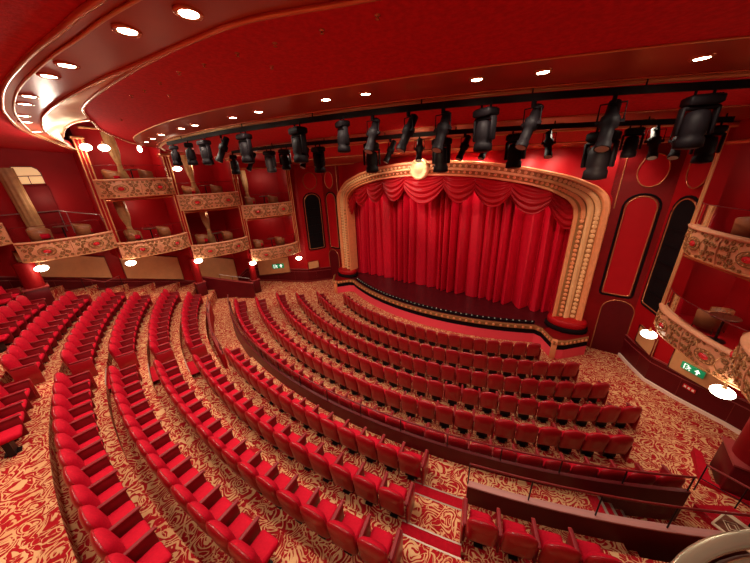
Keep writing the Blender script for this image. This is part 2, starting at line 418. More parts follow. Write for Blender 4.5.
# left vomitory parapet in dark wood with handrails
def sloped_parapet(name, label, A, Bq, zbs, zts, rail):
    root = empty(name, (A[0], A[1], zbs[0]), label, 'parapet'); inv = Matrix.Translation(-root.location)
    d = (V(Bq)-V(A)).normalized(); n = V((-d.y, d.x))*.06
    def bx(mb, z0, z1, k, m):
        mb.loft([[(p[0]+e*k*n.x, p[1]+e*k*n.y, z) for e, z in ((-1, a), (-1, b), (1, b), (1, a))] for p, a, b in ((A, z0[0], z1[0]), (Bq, z0[1], z1[1]))], m, True, cap=True, smooth=False); return mb
    def add(mb, nm): o = mb.build(nm, root); o.matrix_parent_inverse = inv
    add(bx(MB(), zbs, zts, 1, 'mahogany'), 'panel'); add(bx(MB(), zts, [z+.04 for z in zts], 1.6, 'wood_cap'), 'cap')
    P = [(A[0]+(Bq[0]-A[0])*t, A[1]+(Bq[1]-A[1])*t, zts[0]+(zts[1]-zts[0])*t) for t in (.35, .6, .95)]
    mb = MB(); mb.tube([(x, y, z+rail) for x, y, z in P], .02, 'steel'); add(mb, 'handrail')
    for x, y, z in P: mb = MB(); mb.tube([(x, y, z), (x, y, z+rail)], .012, 'darkmetal'); add(mb, 'post')
def parapet(name, label, pts, zb, zt, th=.10, rail=0, m='mahogany', cap='wood_cap'):
    root = empty(name, (0, 0, 0), label, 'parapet')
    for (a, b) in zip(pts, pts[1:]):
        a, b = V((*a, 0)), V((*b, 0)); d = (b-a); L = d.length; ang = math.atan2(d.y, d.x); c = (a+b)/2
        zb1 = zb; MB().box((c.x, c.y, (zb+zt)/2), (L, th, zt-zb), m, rz=ang).build('panel', root)
        MB().box((c.x, c.y, zt+.02), (L+.04, th+.08, .04), cap, rz=ang).build('cap', root)
        if rail:
            mb = MB(); mb.tube([(a.x, a.y, zt), (a.x, a.y, zt+rail), (b.x, b.y, zt+rail), (b.x, b.y, zt)], .018, 'wood_rail'); mb.build('handrail', root)
sloped_parapet('parapet', 'dark wooden parapet with handrail at the left stair opening', (-11.9, 6.35), (-9.75, 8.45), (.95, .75), (2.55, 1.85), .33)
# ------------------------------------------------------------------ stage
def apron_y(x): return 12.66+13.0-math.sqrt(13.0**2-x*x)
AP = [(-7.35, 13.75), (-6.85, 13.3), (-6.3, 14.1)]
xs = [-6.3+12.6*i/40 for i in range(1, 40)]
def apron_outline(off=0):
    pts = [(-8.1, 14.3+off), (-7.3, 13.35+off), (-6.9, 13.12+off), (-6.3, 13.98+off)]
    pts += [(x, apron_y(x)+off) for x in xs]
    pts += [(6.3, 13.98+off), (6.9, 13.12+off), (7.3, 13.35+off), (8.1, 14.3+off)]
    return pts
root = empty('stage', (0, 14, 0), 'raised stage with bowed apron edged in gold rosettes and front painted as lit pink', 'stage')
def B(mb, name, parent, label=None):
    o = mb.build(name, parent, label=label); o.matrix_parent_inverse = Matrix.Translation(-parent.location); return o
ol = apron_outline()
mb = MB(); mb.prism(ol[3:-3]+[(6.9, 14.9), (7.6, 17.2), (-7.6, 17.2), (-6.9, 14.9)], .9, 1.0, 'stage'); B(mb, 'stage_floor', root)
for sgn in (-1, 1):
    mb = MB()
    w = [(sgn*6.3, 13.98), (sgn*6.9, 13.12), (sgn*7.3, 13.35), (sgn*8.1, 14.3), (sgn*8.1, 15.0), (sgn*6.3, 15.0)]
    if sgn < 0: w = w[::-1]
    mb.prism(w, .2, .99, 'wall_dark')
    B(mb, 'apron_wing', root)
def strip(o, z0, z1, m, cap=True):
    mb = MB(); pts = ol
    A = [[(x, y-o, z0), (x, y-o, z1), (x, y+.06, z1), (x, y+.06, z0)] for x, y in pts]
    return mb.loft(A, m, True, cap=True, smooth=False)
B(strip(.10, .86, 1.03, 'oldgold'), 'rosette_rail', root)
B(strip(.02, .58, .86, 'blackcloth'), 'black_band', root)
B(strip(.04, .0, .58, 'pink'), 'front_panel', root)
mb = MB()
for (a, b) in zip(ol, ol[1:]):
    a, b = V((*a, 0)), V((*b, 0)); n = max(1, int((b-a).length/.19)); ang = math.atan2((b-a).y, (b-a).x)
    for i in range(n):
        p = a.lerp(b, (i+.5)/n)
        T = Matrix.Translation((p.x, p.y-.10, .945)) @ Matrix.Rotation(ang, 4, 'Z') @ Matrix.Rotation(PI/2, 4, 'X')
        mb.lathe([(.068, -.01), (.068, .02), (.045, .03), (.02, .022), (.001, .045)], 'arch', 8, T)
tag(B(mb, 'rosettes', root), kind='stuff')
for sgn in (-1, 1):
    mb = MB(); mb.box((sgn*6.93, 13.18, .5), (.22, .22, 1.08), 'arch', bev=.02)
    B(mb, 'corner_post', root)
# footlight trough
ft = empty('footlight_strip', (0, 13.2, 1.0), 'dark trough of small footlights along the curved stage edge', 'footlights')
mb = MB(); A = []
for i in range(37):
    x = -5.9+11.8*i/36; y = apron_y(x)+.32
    A.append([(x, y-.10, 1.0), (x, y-.10, 1.07), (x, y+.12, 1.09), (x, y+.12, 1.0)])
mb.loft(A, 'black', True, cap=True, smooth=False); o = mb.build('trough', ft); o.matrix_parent_inverse = Matrix.Translation(-ft.location)
for i in range(44):
    x = -5.8+11.6*i/43; y = apron_y(x)+.33
    mb = MB(); mb.lathe([(.035, 0), (.035, .03), (.02, .045)], 'glint', 6, None, (x, y, 1.075)); o = mb.build('lamp', ft); o.matrix_parent_inverse = Matrix.Translation(-ft.location)

# ------------------------------------------------------------------ proscenium arch
def bow(x): return 1.75*max(0, 1-(abs(x)/7.3)**2.2)
def interp(tab, x):
    x = abs(x)
    for (a, b) in zip(tab, tab[1:]):
        if x <= b[0]: t = (x-a[0])/(b[0]-a[0]); return a[1]+(b[1]-a[1])*t
    return tab[-1][1]
# outer and inner curves (right half), walked from base of right column to the centre
OUT = [(7.72, 1.5), (7.72, 3.0), (7.72, 4.5), (7.72, 6.2), (7.70, 6.7), (7.58, 7.05), (7.30, 7.36), (6.85, 7.62), (6.2, 7.90), (5.4, 8.12), (4.4, 8.36), (3.3, 8.55), (2.2, 8.68), (1.1, 8.76), (0, 8.79)]
INN = [(6.55, 1.5), (6.55, 3.0), (6.55, 4.5), (6.55, 5.9), (6.53, 6.35), (6.45, 6.65), (6.25, 6.92), (5.95, 7.12), (5.5, 7.35), (4.8, 7.58), (4.0, 7.75), (3.0, 7.92), (2.0, 8.02), (1.0, 8.08), (0, 8.10)]
def dense(P, n=4):
    out = []
    for i in range(len(P)-1):
        p0 = P[max(0, i-1)]; p1 = P[i]; p2 = P[i+1]; p3 = P[min(len(P)-1, i+2)]
        for k in range(n):
            t = k/n
            out.append(tuple(.5*((2*p1[j])+(-p0[j]+p2[j])*t+(2*p0[j]-5*p1[j]+4*p2[j]-p3[j])*t*t+(-p0[j]+3*p1[j]-3*p2[j]+p3[j])*t**3) for j in (0, 1)))
    return out+[P[-1]]
o1 = dense(OUT); i1 = dense(INN)
OC = o1+[(-x, z) for x, z in o1[-2::-1]]; IC = i1+[(-x, z) for x, z in i1[-2::-1]]
PY = 14.95
def archpt(k, w, d):
    ox, oz = OC[k]; ix, iz = IC[k]
    x = ix+(ox-ix)*w; z = iz+(oz-iz)*w
    return (x, PY-bow(x)-d, z)
arch = empty('proscenium_arch', (0, 15, 1), 'gilded proscenium arch with rosette bands framing the red stage curtain', 'arch')
def archstrip(prof, m, name):
    mb = MB(); rows = [[archpt(k, w, d) for w, d in prof] for k in range(len(OC))]
    mb.loft(rows, m, False); o = mb.build(name, arch); o.matrix_parent_inverse = Matrix.Translation(-arch.location)
archstrip([(0, -.75), (0, -.02), (.02, .06), (.05, .08), (.08, .02), (.11, .05), (.14, .0)], 'arch', 'inner_moulding')
archstrip([(.14, .0), (.20, .01), (.36, .02), (.38, .08)], 'oldgold', 'inner_band')
archstrip([(.38, .08), (.42, .14), (.47, .16), (.52, .14), (.56, .10)], 'archlight', 'centre_roll')
archstrip([(.56, .10), (.58, .10), (.76, .12), (.78, .12)], 'oldgold', 'outer_band')
archstrip([(.78, .12), (.82, .22), (.87, .24), (.91, .18), (.95, .22), (1.0, .18), (1.0, -.3)], 'arch', 'outer_moulding')
for bname, w, sz, nn in (('inner_rosettes', .28, .085, 1), ('outer_rosettes', .67, .095, 1)):
    mb = MB(); last = None
    for k in range(len(OC)-1):
        a = V(archpt(k, w, .03 if w < .5 else .12)); b = V(archpt(k+1, w, .03 if w < .5 else .12)); L = (b-a).length
        n = max(1, round(L/.21))
        for i in range(n):
            p = a.lerp(b, (i+.5)/n)
            T = Matrix.Translation(p) @ Matrix.Rotation(PI/2, 4, 'X')
            s = sz*(abs((V(OC[k])-V(IC[k])).length)/1.17)**.6
            mb.lathe([(s, 0), (s, .03), (s*.7, .05), (s*.4, .035), (.001, .07)], 'archlight' if w > .5 else 'arch', 8, T)
    o = mb.build(bname, arch); o.matrix_parent_inverse = Matrix.Translation(-arch.location); tag(o, kind='stuff')
# crowning medallion
T = Matrix.Translation((0, PY-bow(0)-.20, 8.42)) @ Matrix.Rotation(PI/2, 4, 'X')
mb = MB(); mb.lathe([(.50, -.1), (.50, .05), (.46, .12), (.40, .10), (.37, .05), (.2, .10), (.001, .12)], 'archlight', 28, T)
for k in range(12):
    a = 2*PI*k/12; mb.sphere((.43*math.cos(a), .43*math.sin(a), .11), .035, 'arch', 6, 4, T)
o = mb.build('medallion', arch); o.matrix_parent_inverse = Matrix.Translation(-arch.location)
# plinths
for s, side in ((-1, 'left'), (1, 'right')):
    pl = empty('column_plinth', (s*7.15, 14.75, .2), 'rounded dark red plinth with black band under the %s column of the stage arch' % side, 'plinth')
    def pr(r0, z0, z1, m, name):
        mb = MB(); mb.lathe([(r0*.96, z0), (r0, z0+.04), (r0, z1-.04), (r0*.93, z1)], m, 20, None, (0, 0, 0), 1, .72); mb.build(name, pl)
    pr(.82, .35, .80, 'panel_red', 'base'); pr(.88, .80, 1.02, 'blackcloth', 'black_band'); pr(.80, 1.02, 1.32, 'wall', 'cap')

# ------------------------------------------------------------------ curtains
root = empty('stage_curtain', (0, 16, 1), 'closed red velvet stage curtain hanging in deep vertical folds', 'curtain')
mb = MB(); nx = 700; fold = []
ph = 0
for i in range(nx+1):
    x = -7.4+14.8*i/nx
    ph += .235*(1+.45*math.sin(x*2.1+1)+.3*math.sin(x*5.3))
    fold.append((x, ph))
rows = []
for j in range(9):
    t = j/8; z = 1.02+7.1*t; row = []
    for x, p in fold:
        a = .30*(1-.25*t)*(1+.35*math.sin(x*1.7))
        row.append((x+.05*math.sin(p*.5+2*t), 16.0-a*(2*abs(math.sin(p*.5))**.8-1)-.05*math.sin(p*.37+t*2)+.02*math.sin(3*p+t*3), z))
    rows.append(row)
mb.loft(rows, 'curtain', False); o = mb.build('drapery', root); o.matrix_parent_inverse = Matrix.Translation(-root.location)
mb = MB(); mb.tube([(-7.4, 15.95, 8.05), (7.4, 15.95, 8.05)], .04, 'black'); o = mb.build('curtain_track', root); o.matrix_parent_inverse = Matrix.Translation(-root.location)
for s, side in ((-1, 'left'), (1, 'right')):
    mb = MB(); rows = []
    for j in range(7):
        t = j/6; row = []
        for i in range(61):
            u = i/60; x = s*(7.5-1.15*u); row.append((x+.02*math.sin(u*30), 15.45+.28*u-.07*math.sin(u*38+t), 1.02+6.3*t))
        rows.append(row)
    mb.loft(rows, 'curtain', False)
    mb.build('side_drape', label='plain red side drape hanging just inside the %s column of the arch' % side, cat='curtain')
# swag valance
sw = empty('curtain_valance', (0, 14, 7), 'scalloped red velvet valance of draped swags under the gilded arch', 'valance')
edges = [-7.1, -5.6, -4.1, -2.6, -1.15, 1.15, 2.6, 4.1, 5.6, 7.1]
def innz(x): return interp([(0, 8.10), (1, 8.08), (2, 8.02), (3, 7.92), (4, 7.75), (4.8, 7.58), (5.5, 7.35), (5.95, 7.12), (6.3, 6.9), (7.3, 6.8)], x)
order = [0, 8, 1, 7, 2, 6, 3, 5, 4]
for q, k in enumerate(order):
    a, b = edges[k]-.22, edges[k+1]+.22; mid = (a+b)/2; big = (k == 4)
    mb = MB(); rows = []; drop = 1.5 if big else 1.32
    for j in range(31):
        v = j/30; row = []
        for i in range(25):
            u = i/24; x = a+(b-a)*(u*(1-.0*v)+.0)
            s = math.sin(PI*u)
            gather = .12*math.sin(u*34)*(1-s)*(1-v*.3)
            z = innz(x)+.22 - v*(.32+(drop-.2)*s**.75)
            y = PY-bow(x)+.32-.02*q-.20*s*math.sin(PI*min(1, v*1.05))-.055*math.sin(v*2*PI*(5.5 if big else 5))*s**.4+gather*.4
            row.append((x, y, z))
        rows.append(row)
    mb.loft(rows, 'swag', False); o = mb.build('swag', sw); o.matrix_parent_inverse = Matrix.Translation(-sw.location)
# backing behind the curtain
MB().box((0, 17.4, 4.6), (17, .1, 9.4), 'blackcloth').build('wall_back', kind='structure')

# ------------------------------------------------------------------ proscenium wall
def plane_z(y, off=0): return 10.2-.082*y-off
mb = MB()
def quad(mb, a, b, c, d, m): mb.add([a, b, c, d], [(0, 1, 2, 3)], m)
for s in (-1, 1):
    x0, x1 = s*7.60, s*9.4
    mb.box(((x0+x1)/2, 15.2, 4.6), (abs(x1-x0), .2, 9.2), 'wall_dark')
rows = []
for i in range(41):
    x = -7.72+15.44*i/40; k = min(range(len(OC)), key=lambda q: abs(OC[q][0]-x) if OC[q][1] > 6 else 99)
    zt = interp([(0, 8.79), (1.1, 8.76), (2.2, 8.68), (3.3, 8.55), (4.4, 8.36), (5.4, 8.12), (6.2, 7.9), (6.85, 7.62), (7.3, 7.36), (7.72, 6.6)], x)
    y = PY-bow(x); rows.append([(x, y+.05, zt-.1), (x, 15.1-bow(x)*.8, zt+.35), (x, 15.1-bow(x)*.75, 9.4)])
mb.loft(rows, 'wall', False)
mb.build('wall_stage', kind='structure')
for s, side in ((-1, 'left'), (1, 'right')):
    mb = MB(); mb.tube([(s*7.82, 15.06, 6.6), (s*7.82, 15.06, 9.05)], .025, 'trim'); mb.build('trim_1', kind='structure')

def outline2d(w, h, arch, n=10, rb=.12):
    """rounded frame outline in (u,v), v up from 0; arch = height of rounded top"""
    pts = []
    for k in range(5): a = PI+k*PI/8; pts.append((-w+rb+rb*math.cos(a), rb+rb*math.sin(a)))
    for k in range(5): a = 1.5*PI+k*PI/8; pts.append((w-rb+rb*math.cos(a), rb+rb*math.sin(a)))
    for k in range(n+1): a = PI*k/n; pts.append((w*math.cos(a), h-arch+arch*math.sin(a)))
    return pts
def framed(name, label, cat, org, ang, w, h, arch, fill, frame='trim', gap=True, oval=False, rb=.12, extra=None):
    """flat recessed panel with raised frame; local x along wall, local -y to the room"""
    root = empty(name, org, label, cat, rz=ang)
    if oval: pts = [(w*math.cos(2*PI*k/28), h/2+h/2*math.sin(2*PI*k/28)) for k in range(28)]
    else: pts = outline2d(w, h, arch, rb=rb)
    mb = MB(); mb.add([(x, -.03, z) for x, z in pts], [tuple(range(len(pts)))], fill)
    mb.loft([[(x, -.03, z) for x, z in pts], [(x, 0, z) for x, z in pts]], fill); mb.build('panel', root)
    mb = MB(); mb.tube([(x, -.04, z) for x, z in pts], .024, frame, 6, closed=True); mb.build('frame', root)
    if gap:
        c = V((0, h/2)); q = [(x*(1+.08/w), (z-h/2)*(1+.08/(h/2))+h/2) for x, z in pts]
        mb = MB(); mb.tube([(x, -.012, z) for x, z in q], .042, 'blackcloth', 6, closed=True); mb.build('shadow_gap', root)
    return root
for s, side in ((-1, 'left'), (1, 'right')):
    framed('wall_panel', 'tall round-topped red panel with copper frame %s of the stage arch' % side, 'wall panel', (s*8.63, 15.1, 2.98), 0, .46, 4.1, .46, 'panel_red')
    framed('oval_panel', 'oval red wall panel above the tall panel %s of the stage arch' % side, 'wall panel', (s*8.66, 15.1, 7.42), 0, .43, 1.15, 0, 'panel_red', oval=True, gap=False)
    framed('stage_door', 'round-topped dark door beside the %s column of the stage arch' % side, 'door', (s*8.85, 15.1, .02), 0, .56, 2.72, .5, 'mahogany', gap=False, rb=.02)

# ------------------------------------------------------------------ side walls
WL = [(9.4, 15.1), (10.05, 13.25), (10.75, 12.45), (11.7, 11.55), (12.6, 10.4), (13.0, 9.0), (13.0, -4.0)]
def wfloor(x, y):
    r = math.hypot(x-RC.x, y-RC.y)
    P = BASE+[(b, z) for a, b, z in TERR]
    for (a, b) in zip(P, P[1:]):
        if r <= b[0]: return a[1]+(b[1]-a[1])*max(0, (r-a[0])/(b[0]-a[0]))
    return P[-1][1]
for s, side in ((-1, 'left'), (1, 'right')):
    pts = []
    for (a, b) in zip(WL, WL[1:]):
        L = math.hypot(b[0]-a[0], b[1]-a[1]); n = max(1, int(L/.6))
        for i in range(n): pts.append((s*(a[0]+(b[0]-a[0])*i/n), a[1]+(b[1]-a[1])*i/n))
    pts.append((s*WL[-1][0], WL[-1][1]))
    fl = [max(0, wfloor(*p)) for p in pts]
    mb = MB(); mb.loft([[(x, y, 0) for x, y in pts], [(x, y, 12) for x, y in pts]], 'wall', False, smooth=False)
    # splay above: keep room shell closed behind boxes
    mb.build('wall_'+side, kind='structure')
    dh = [1.05 if (s > 0 or y > 9.6) else max(.28, 3.45-.352*(y-2.39)-fl[i]) for i, (x, y) in enumerate(pts)]
    def offs(o):
        out = []
        for i, (x, y) in enumerate(pts):
            a = V(pts[max(0, i-1)]); b = V(pts[min(len(pts)-1, i+1)]); d = (b-a).normalized(); nrm = V((-d.y, d.x))
            if nrm.x*s > 0: nrm = -nrm
            out.append((x+nrm.x*o, y+nrm.y*o))
        return out
    o1_, o2_ = offs(.03), offs(.09)
    mb = MB(); n = len(pts)
    mb.loft([[(o1_[i][0], o1_[i][1], fl[i]-.1) for i in range(n)], [(o1_[i][0], o1_[i][1], fl[i]+dh[i]) for i in range(n)], [(pts[i][0], pts[i][1], fl[i]+dh[i]+.01) for i in range(n)]], 'mahogany', False, smooth=False)
    mb.build('trim_7', kind='structure')
    mb = MB(); mb.tube([(o1_[i][0], o1_[i][1], fl[i]+dh[i]+.03) for i in range(n)], .035, 'wood_cap'); mb.tube([(o1_[i][0], o1_[i][1], fl[i]+dh[i]*.82) for i in range(n)], .018, 'wood_cap')
    mb.build('trim_2', kind='structure')
    mb = MB(); mb.loft([[(o2_[i][0], o2_[i][1], fl[i]-.05) for i in range(n)], [(o2_[i][0], o2_[i][1], fl[i]+.11) for i in range(n)], [(o1_[i][0], o1_[i][1], fl[i]+.12) for i in range(n)]], 'kerb', False, smooth=False)
    [setattr(mb, 'mats', ['wood_rail']) if s < 0 else None]; mb.build('baseboard_'+side, kind='structure')
    # raised mouldings on the dado
    mb = MB()
    for i in range(2, n-1, 2):
        (x0, y0), (x1, y1) = o1_[i], o1_[min(n-1, i+2)]
        mb.tube([(x0, y0, fl[i]+.15), (x0, y0, fl[i]+dh[i]*.78)], .014, 'wood_rail', 4)
    mb.build('trim_3', kind='structure')

# speaker grilles and ovals in the splay wall between stage wall and boxes
for s, side in ((-1, 'left'), (1, 'right')):
    d = V((s*(10.05-9.4), 13.25-15.1)); L = d.length; mid = V((s*9.72, 14.17))
    # local +x chosen so that local -y faces the hall
    ang = math.atan2(-d.y, -d.x) if s > 0 else math.atan2(d.y, d.x)
    ang = math.atan2(15.1-13.25, (9.4-10.05)) if s < 0 else math.atan2(13.25-15.1, 10.05-9.4)
    ang = ang if s > 0 else math.atan2(15.1-13.25, -(9.4)+10.05)
    T = Matrix.Rotation(ang, 4, 'Z'); nv = T @ V((0, -1, 0))
    if nv.x*s > 0: ang += PI; nv = -nv
    g = framed('speaker_grille', 'tall round-topped black loudspeaker grille in the %s splayed wall' % side, 'speaker grille', (mid.x+nv.x*.02, mid.y+nv.y*.02, 2.98), ang, .60, 4.1, .55, 'grille')
    for q in range(5):
        MB().box((0, -.05, .55+q*.62), (1.0, .04, .05), 'black').build('speaker_bar', g)
    framed('oval_panel', 'oval red wall panel above the black grille in the %s splayed wall' % side, 'wall panel', (mid.x+nv.x*.02, mid.y+nv.y*.02, 7.42), ang, .52, 1.15, 0, 'panel_red', oval=True, gap=False)

# ------------------------------------------------------------------ boxes
PR = {1: (11.0, 2.8), 2: (11.0, 6.1), 3: (10.85, 9.3), 4: (9.6, 12.28)}
PL = {0: (11.0, -.25), 1: (11.0, 2.8), 2: (11.0, 5.9), 3: (10.45, 9.07), 4: (9.55, 12.25), -1: (11.0, -3.3)}
def PPs(s): return PR if s > 0 else PL
def fcurve(s, a, b, dep):
    PP = PPs(s); dep = (.33 if b == 4 else .75) if s > 0 else dep
    A, Bq = V((s*PP[a][0], PP[a][1])), V((s*PP[b][0], PP[b][1])); d = Bq-A; nr = V((-d.y, d.x)).normalized()
    if nr.x*s > 0: nr = -nr
    def f(u, off=0):
        t = 2*u-1; w = dep*(1-abs(t)**3.0)
        return A+d*u+nr*(w+off)
    return f
def spiral(cx, cy, r0, turns, dirn, a0, n=16):
    return [(cx+r0*(1-.78*k/n)*math.cos(a0+dirn*2*PI*turns*k/n), cy+r0*(1-.78*k/n)*math.sin(a0+dirn*2*PI*turns*k/n)) for k in range(n+1)]
FL = .28
def balcony_box(s, a, b, zt, label, detail=1, rail=True):
    PP = PPs(s); f = fcurve(s, a, b, .55); H = .82; nU = 28
    A = f(.5); root = empty('balcony_box', (A.x, A.y, zt-.85), label, 'theatre box')
    inv = Matrix.Translation(-root.location)
    def bd(mb, name, par=None, **k):
        o = mb.build(name, par or root, **k); o.matrix_parent_inverse = inv if par is None else Matrix.Identity(4); return o
    L = (V(PP[a])-V(PP[b])).length
    def P3(u, v, off):  # v 0 bottom..1 top ; profile bulges
        p = f(u, off+.07*math.sin(PI*v)**.8-.05*(1-v)); return (p.x, p.y, zt-H+H*v)
    mb = MB()
    rows = [[P3(u/nU, v, 0) for v in (0, .1, .25, .45, .65, .85, .95)] for u in range(nU+1)]
    if s > 0: rows = rows[::-1]
    mb.loft(rows, 'fascia', False)
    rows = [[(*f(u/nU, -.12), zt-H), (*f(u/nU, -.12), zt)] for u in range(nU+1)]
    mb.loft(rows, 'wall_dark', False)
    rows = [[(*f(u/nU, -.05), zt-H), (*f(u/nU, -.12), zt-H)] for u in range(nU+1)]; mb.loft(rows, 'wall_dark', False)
    fas = bd(mb, 'fascia')
    mb = MB(); rows = [[(*f(u/nU, o), zt+z) for o, z in ((.02, -.06), (.09, -.05), (.10, -.01), (.05, .03), (-.10, .02), (-.14, 0), (-.12, -.05))] for u in range(nU+1)]
    mb.loft(rows, 'fascia', True, cap=True); bd(mb, 'cap')
    # joint strips and lower moulding
    mb = MB(); mb.tube([P3(u/nU, .05, .01) for u in range(nU+1)], .022, 'gold', 5); bd(mb, 'lower_moulding')
    mb = MB(); mb.tube([P3(.5, v/6, .015) for v in range(7)], .02, 'fascia', 5); bd(mb, 'joint')
    asp = L/2/H
    for half in (0, 1):
        u0 = .25+.5*half
        def Q(x, y, off): return P3(u0+x*.5/asp/1.0*H/H, .5+y, off)   # x,y in units of fascia height
        # central cabochon
        n = 14; mb = MB()
        ring = lambda r, o: [Q(r*1.45*math.cos(2*PI*k/n), r*math.sin(2*PI*k/n), o) for k in range(n)]
        mb.loft([ring(.10, .03), ring(.095, .06), ring(.06, .085), ring(.01, .09)], 'gem'); 
        bd(mb, 'medallion')
        mb = MB(); mb.tube(ring(.125, .04), .020, 'oldgold', 5, closed=True); mb.tube(ring(.22, .03), .014, 'oldgold', 5, closed=True)
        for k in range(12):
            aa = 2*PI*(k+.5)/12; p = Q(.172*1.45*math.cos(aa), .172*math.sin(aa), .03); mb.sphere(p, .026, 'gold', 5, 4)
        for sx in (-1, 1):
            for sy in (-1, 1):
                for (cx, cy, r, tn, a0, dr) in ((.48, .17, .10, 1.4, PI*.9, -1), (.70, .13, .09, 1.3, 0, 1), (.58, .34, .07, 1.2, PI/2, -1), (.36, .34, .06, 1.1, 0, 1), (.80, .33, .06, 1.1, 1, -1), (.88, .12, .06, 1.2, 2, 1), (.20, .38, .05, 1.1, 1, 1), (.56, .03, .05, 1.2, 2, -1)):
                    if cx > asp*.5-.08: continue
                    sp = spiral(0, 0, r, tn, dr, a0)
                    mb.tube([Q(sx*(cx+px), sy*(cy+py), .015) for px, py in sp], [.019*(1-.5*i/16)+.005 for i in range(17)], 'oldgold', 4)
                mb.tube([Q(sx*(.28+.5*t), sy*(.05+.36*math.sin(t*PI)), .012) for t in [i/8 for i in range(9)]], .013, 'gold', 4)
        bd(mb, 'scroll_ornament')
    # floor slab reaching the wall
    xw = 12.98
    poly = [tuple(f(u/nU, -.13)) for u in range(nU+1)]
    yb = [(s*xw, max(PP[a][1], PP[b][1]) if s*0 == 0 else 0), (s*xw, min(PP[a][1], PP[b][1]))]
    if b == 4: yb = [(s*12.0, 12.35), (s*11.8, 11.6), (s*12.9, 10.3), (s*xw, PP[a][1])]
    poly = poly+yb
    if s > 0: poly = poly[::-1]
    mb = MB(); mb.prism(poly[::-1], zt-.80, zt-FL, 'wall'); bd(mb, 'floor_slab')
    if rail:
        mb = MB(); zz = zt+.62; mb.tube([(*f(u/nU, -.05), zz) for u in range(1, nU)], .012, 'wood_rail', 5); bd(mb, 'handrail')
        mb = MB(); mb.loft([[(*f(u/nU, -.05), zt+.03) for u in range(1, nU)], [(*f(u/nU, -.05), zz-.01) for u in range(1, nU)]], 'glass', False); bd(mb, 'glass_screen')
    return root, f

def pilaster(s, i, z0, z1, label, name='pilaster'):
    PP = PPs(s); x, y = s*PP[i][0], PP[i][1]; root = empty(name, (x, y, z0), label, 'pilaster')
    MB().box((s*.16, 0, (z1-z0)/2), (.30, .34, z1-z0), 'wall').build('shaft', root)
    for dy in (-.13, .0, .13):
        MB().tube([(-.0, dy, 0), (-.0, dy, z1-z0)], .028 if dy else .018, 'gold', 6).build('gilt_rod', root)
    mb = MB(); mb.box((s*.14, 0, z1-z0-.06), (.42, .46, .12), 'trim', bev=.02); mb.build('capital', root)

def stalls_pillar(s, i, zt, label, w=.42):
    PP = PPs(s)
    x, y = s*(PP[i][0]+.25), PP[i][1]
    if s > 0 and i == 3: x, y, w = 11.3, 8.75, .78
    if i == 0: w = .62
    zf = wfloor(x, y); root = empty('pillar', (x, y, zf), label, 'pillar')
    MB().box((0, 0, .45), (w+.08, w+.08, .92), 'mahogany', bev=.03).build('base', root)
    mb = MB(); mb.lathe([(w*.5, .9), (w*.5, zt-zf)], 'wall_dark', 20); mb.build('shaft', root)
    MB().box((0, 0, .93), (w+.14, w+.14, .05), 'wood_cap').build('base_cap', root)

# chair / table / glass prototypes
def mk_chair():
    root = empty('tub_chair', (0, 0, 0), 'x', 'armchair')
    mb = MB(); rows = []
    for i in range(15):
        a = -.25*PI+1.5*PI*i/14   # open to +y ... shell round the back
        ca, sa = math.cos(a), math.sin(a); h = .78-.16*abs(i-7)/7
        rows.append([(.34*ca, -.30*sa if False else -.32*sa, .12), (.36*ca, -.34*sa, h-.03), (.33*ca, -.31*sa, h), (.28*ca, -.26*sa, h-.02), (.27*ca, -.25*sa, .14)])
    mb.loft(rows, 'tan', True, cap=True); mb.build('shell', root)
    mb = MB(); mb.lathe([(.25, .28), (.28, .31), (.28, .42), (.24, .46)], 'cushion', 14); mb.build('seat_cushion', root, label='red seat cushion')
    for dx in (-1, 1):
        for dy in (-1, 1):
            mb = MB(); mb.tube([(dx*.22, dy*.20, .28), (dx*.24, dy*.23, 0)], [.024, .015], 'brown', 6); mb.build('leg', root)
    return root
chair0 = mk_chair(); chairT = tree(chair0); chair_used = [False]
def put_chair(loc, rz, label, group):
    if not chair_used[0]:
        chair0.location = loc; chair0.rotation_euler = (0, 0, rz); tag(chair0, label, None, group); chair_used[0] = True; return
    dup(chair0, chairT, loc, rz, label, group)
def mk_table():
    root = empty('cocktail_table', (0, 0, 0), 'x', 'table')
    mb = MB(); mb.lathe([(.27, .70), (.29, .715), (.29, .735), (.27, .745)], 'brown', 18); mb.build('table_top', root)
    mb = MB(); mb.lathe([(.03, .02), (.03, .70)], 'darkmetal', 8); mb.build('stem', root)
    mb = MB(); mb.lathe([(.20, 0), (.20, .02), (.05, .05)], 'darkmetal', 14); mb.build('base', root)
    return root
table0 = mk_table(); tableT = tree(table0); table_used = [False]
def put_table(loc, label, group):
    if not table_used[0]:
        table0.location = loc; tag(table0, label, None, group); table_used[0] = True; return
    dup(table0, tableT, loc, 0, label, group)
glass0 = None
def put_glass(loc, label, group):
    global glass0
    if glass0 is None:
        mb = MB(); mb.lathe([(.035, 0), (.035, .004), (.005, .010), (.005, .09), (.03, .11), (.042, .15), (.036, .21)], 'glass', 10)
        glass0 = mb.build('wine_glass', label=label, cat='wine glass', group=group); glass0.location = loc; return
    g = glass0.copy(); C.objects.link(g); g.location = loc; g['label'] = label; g['group'] = group

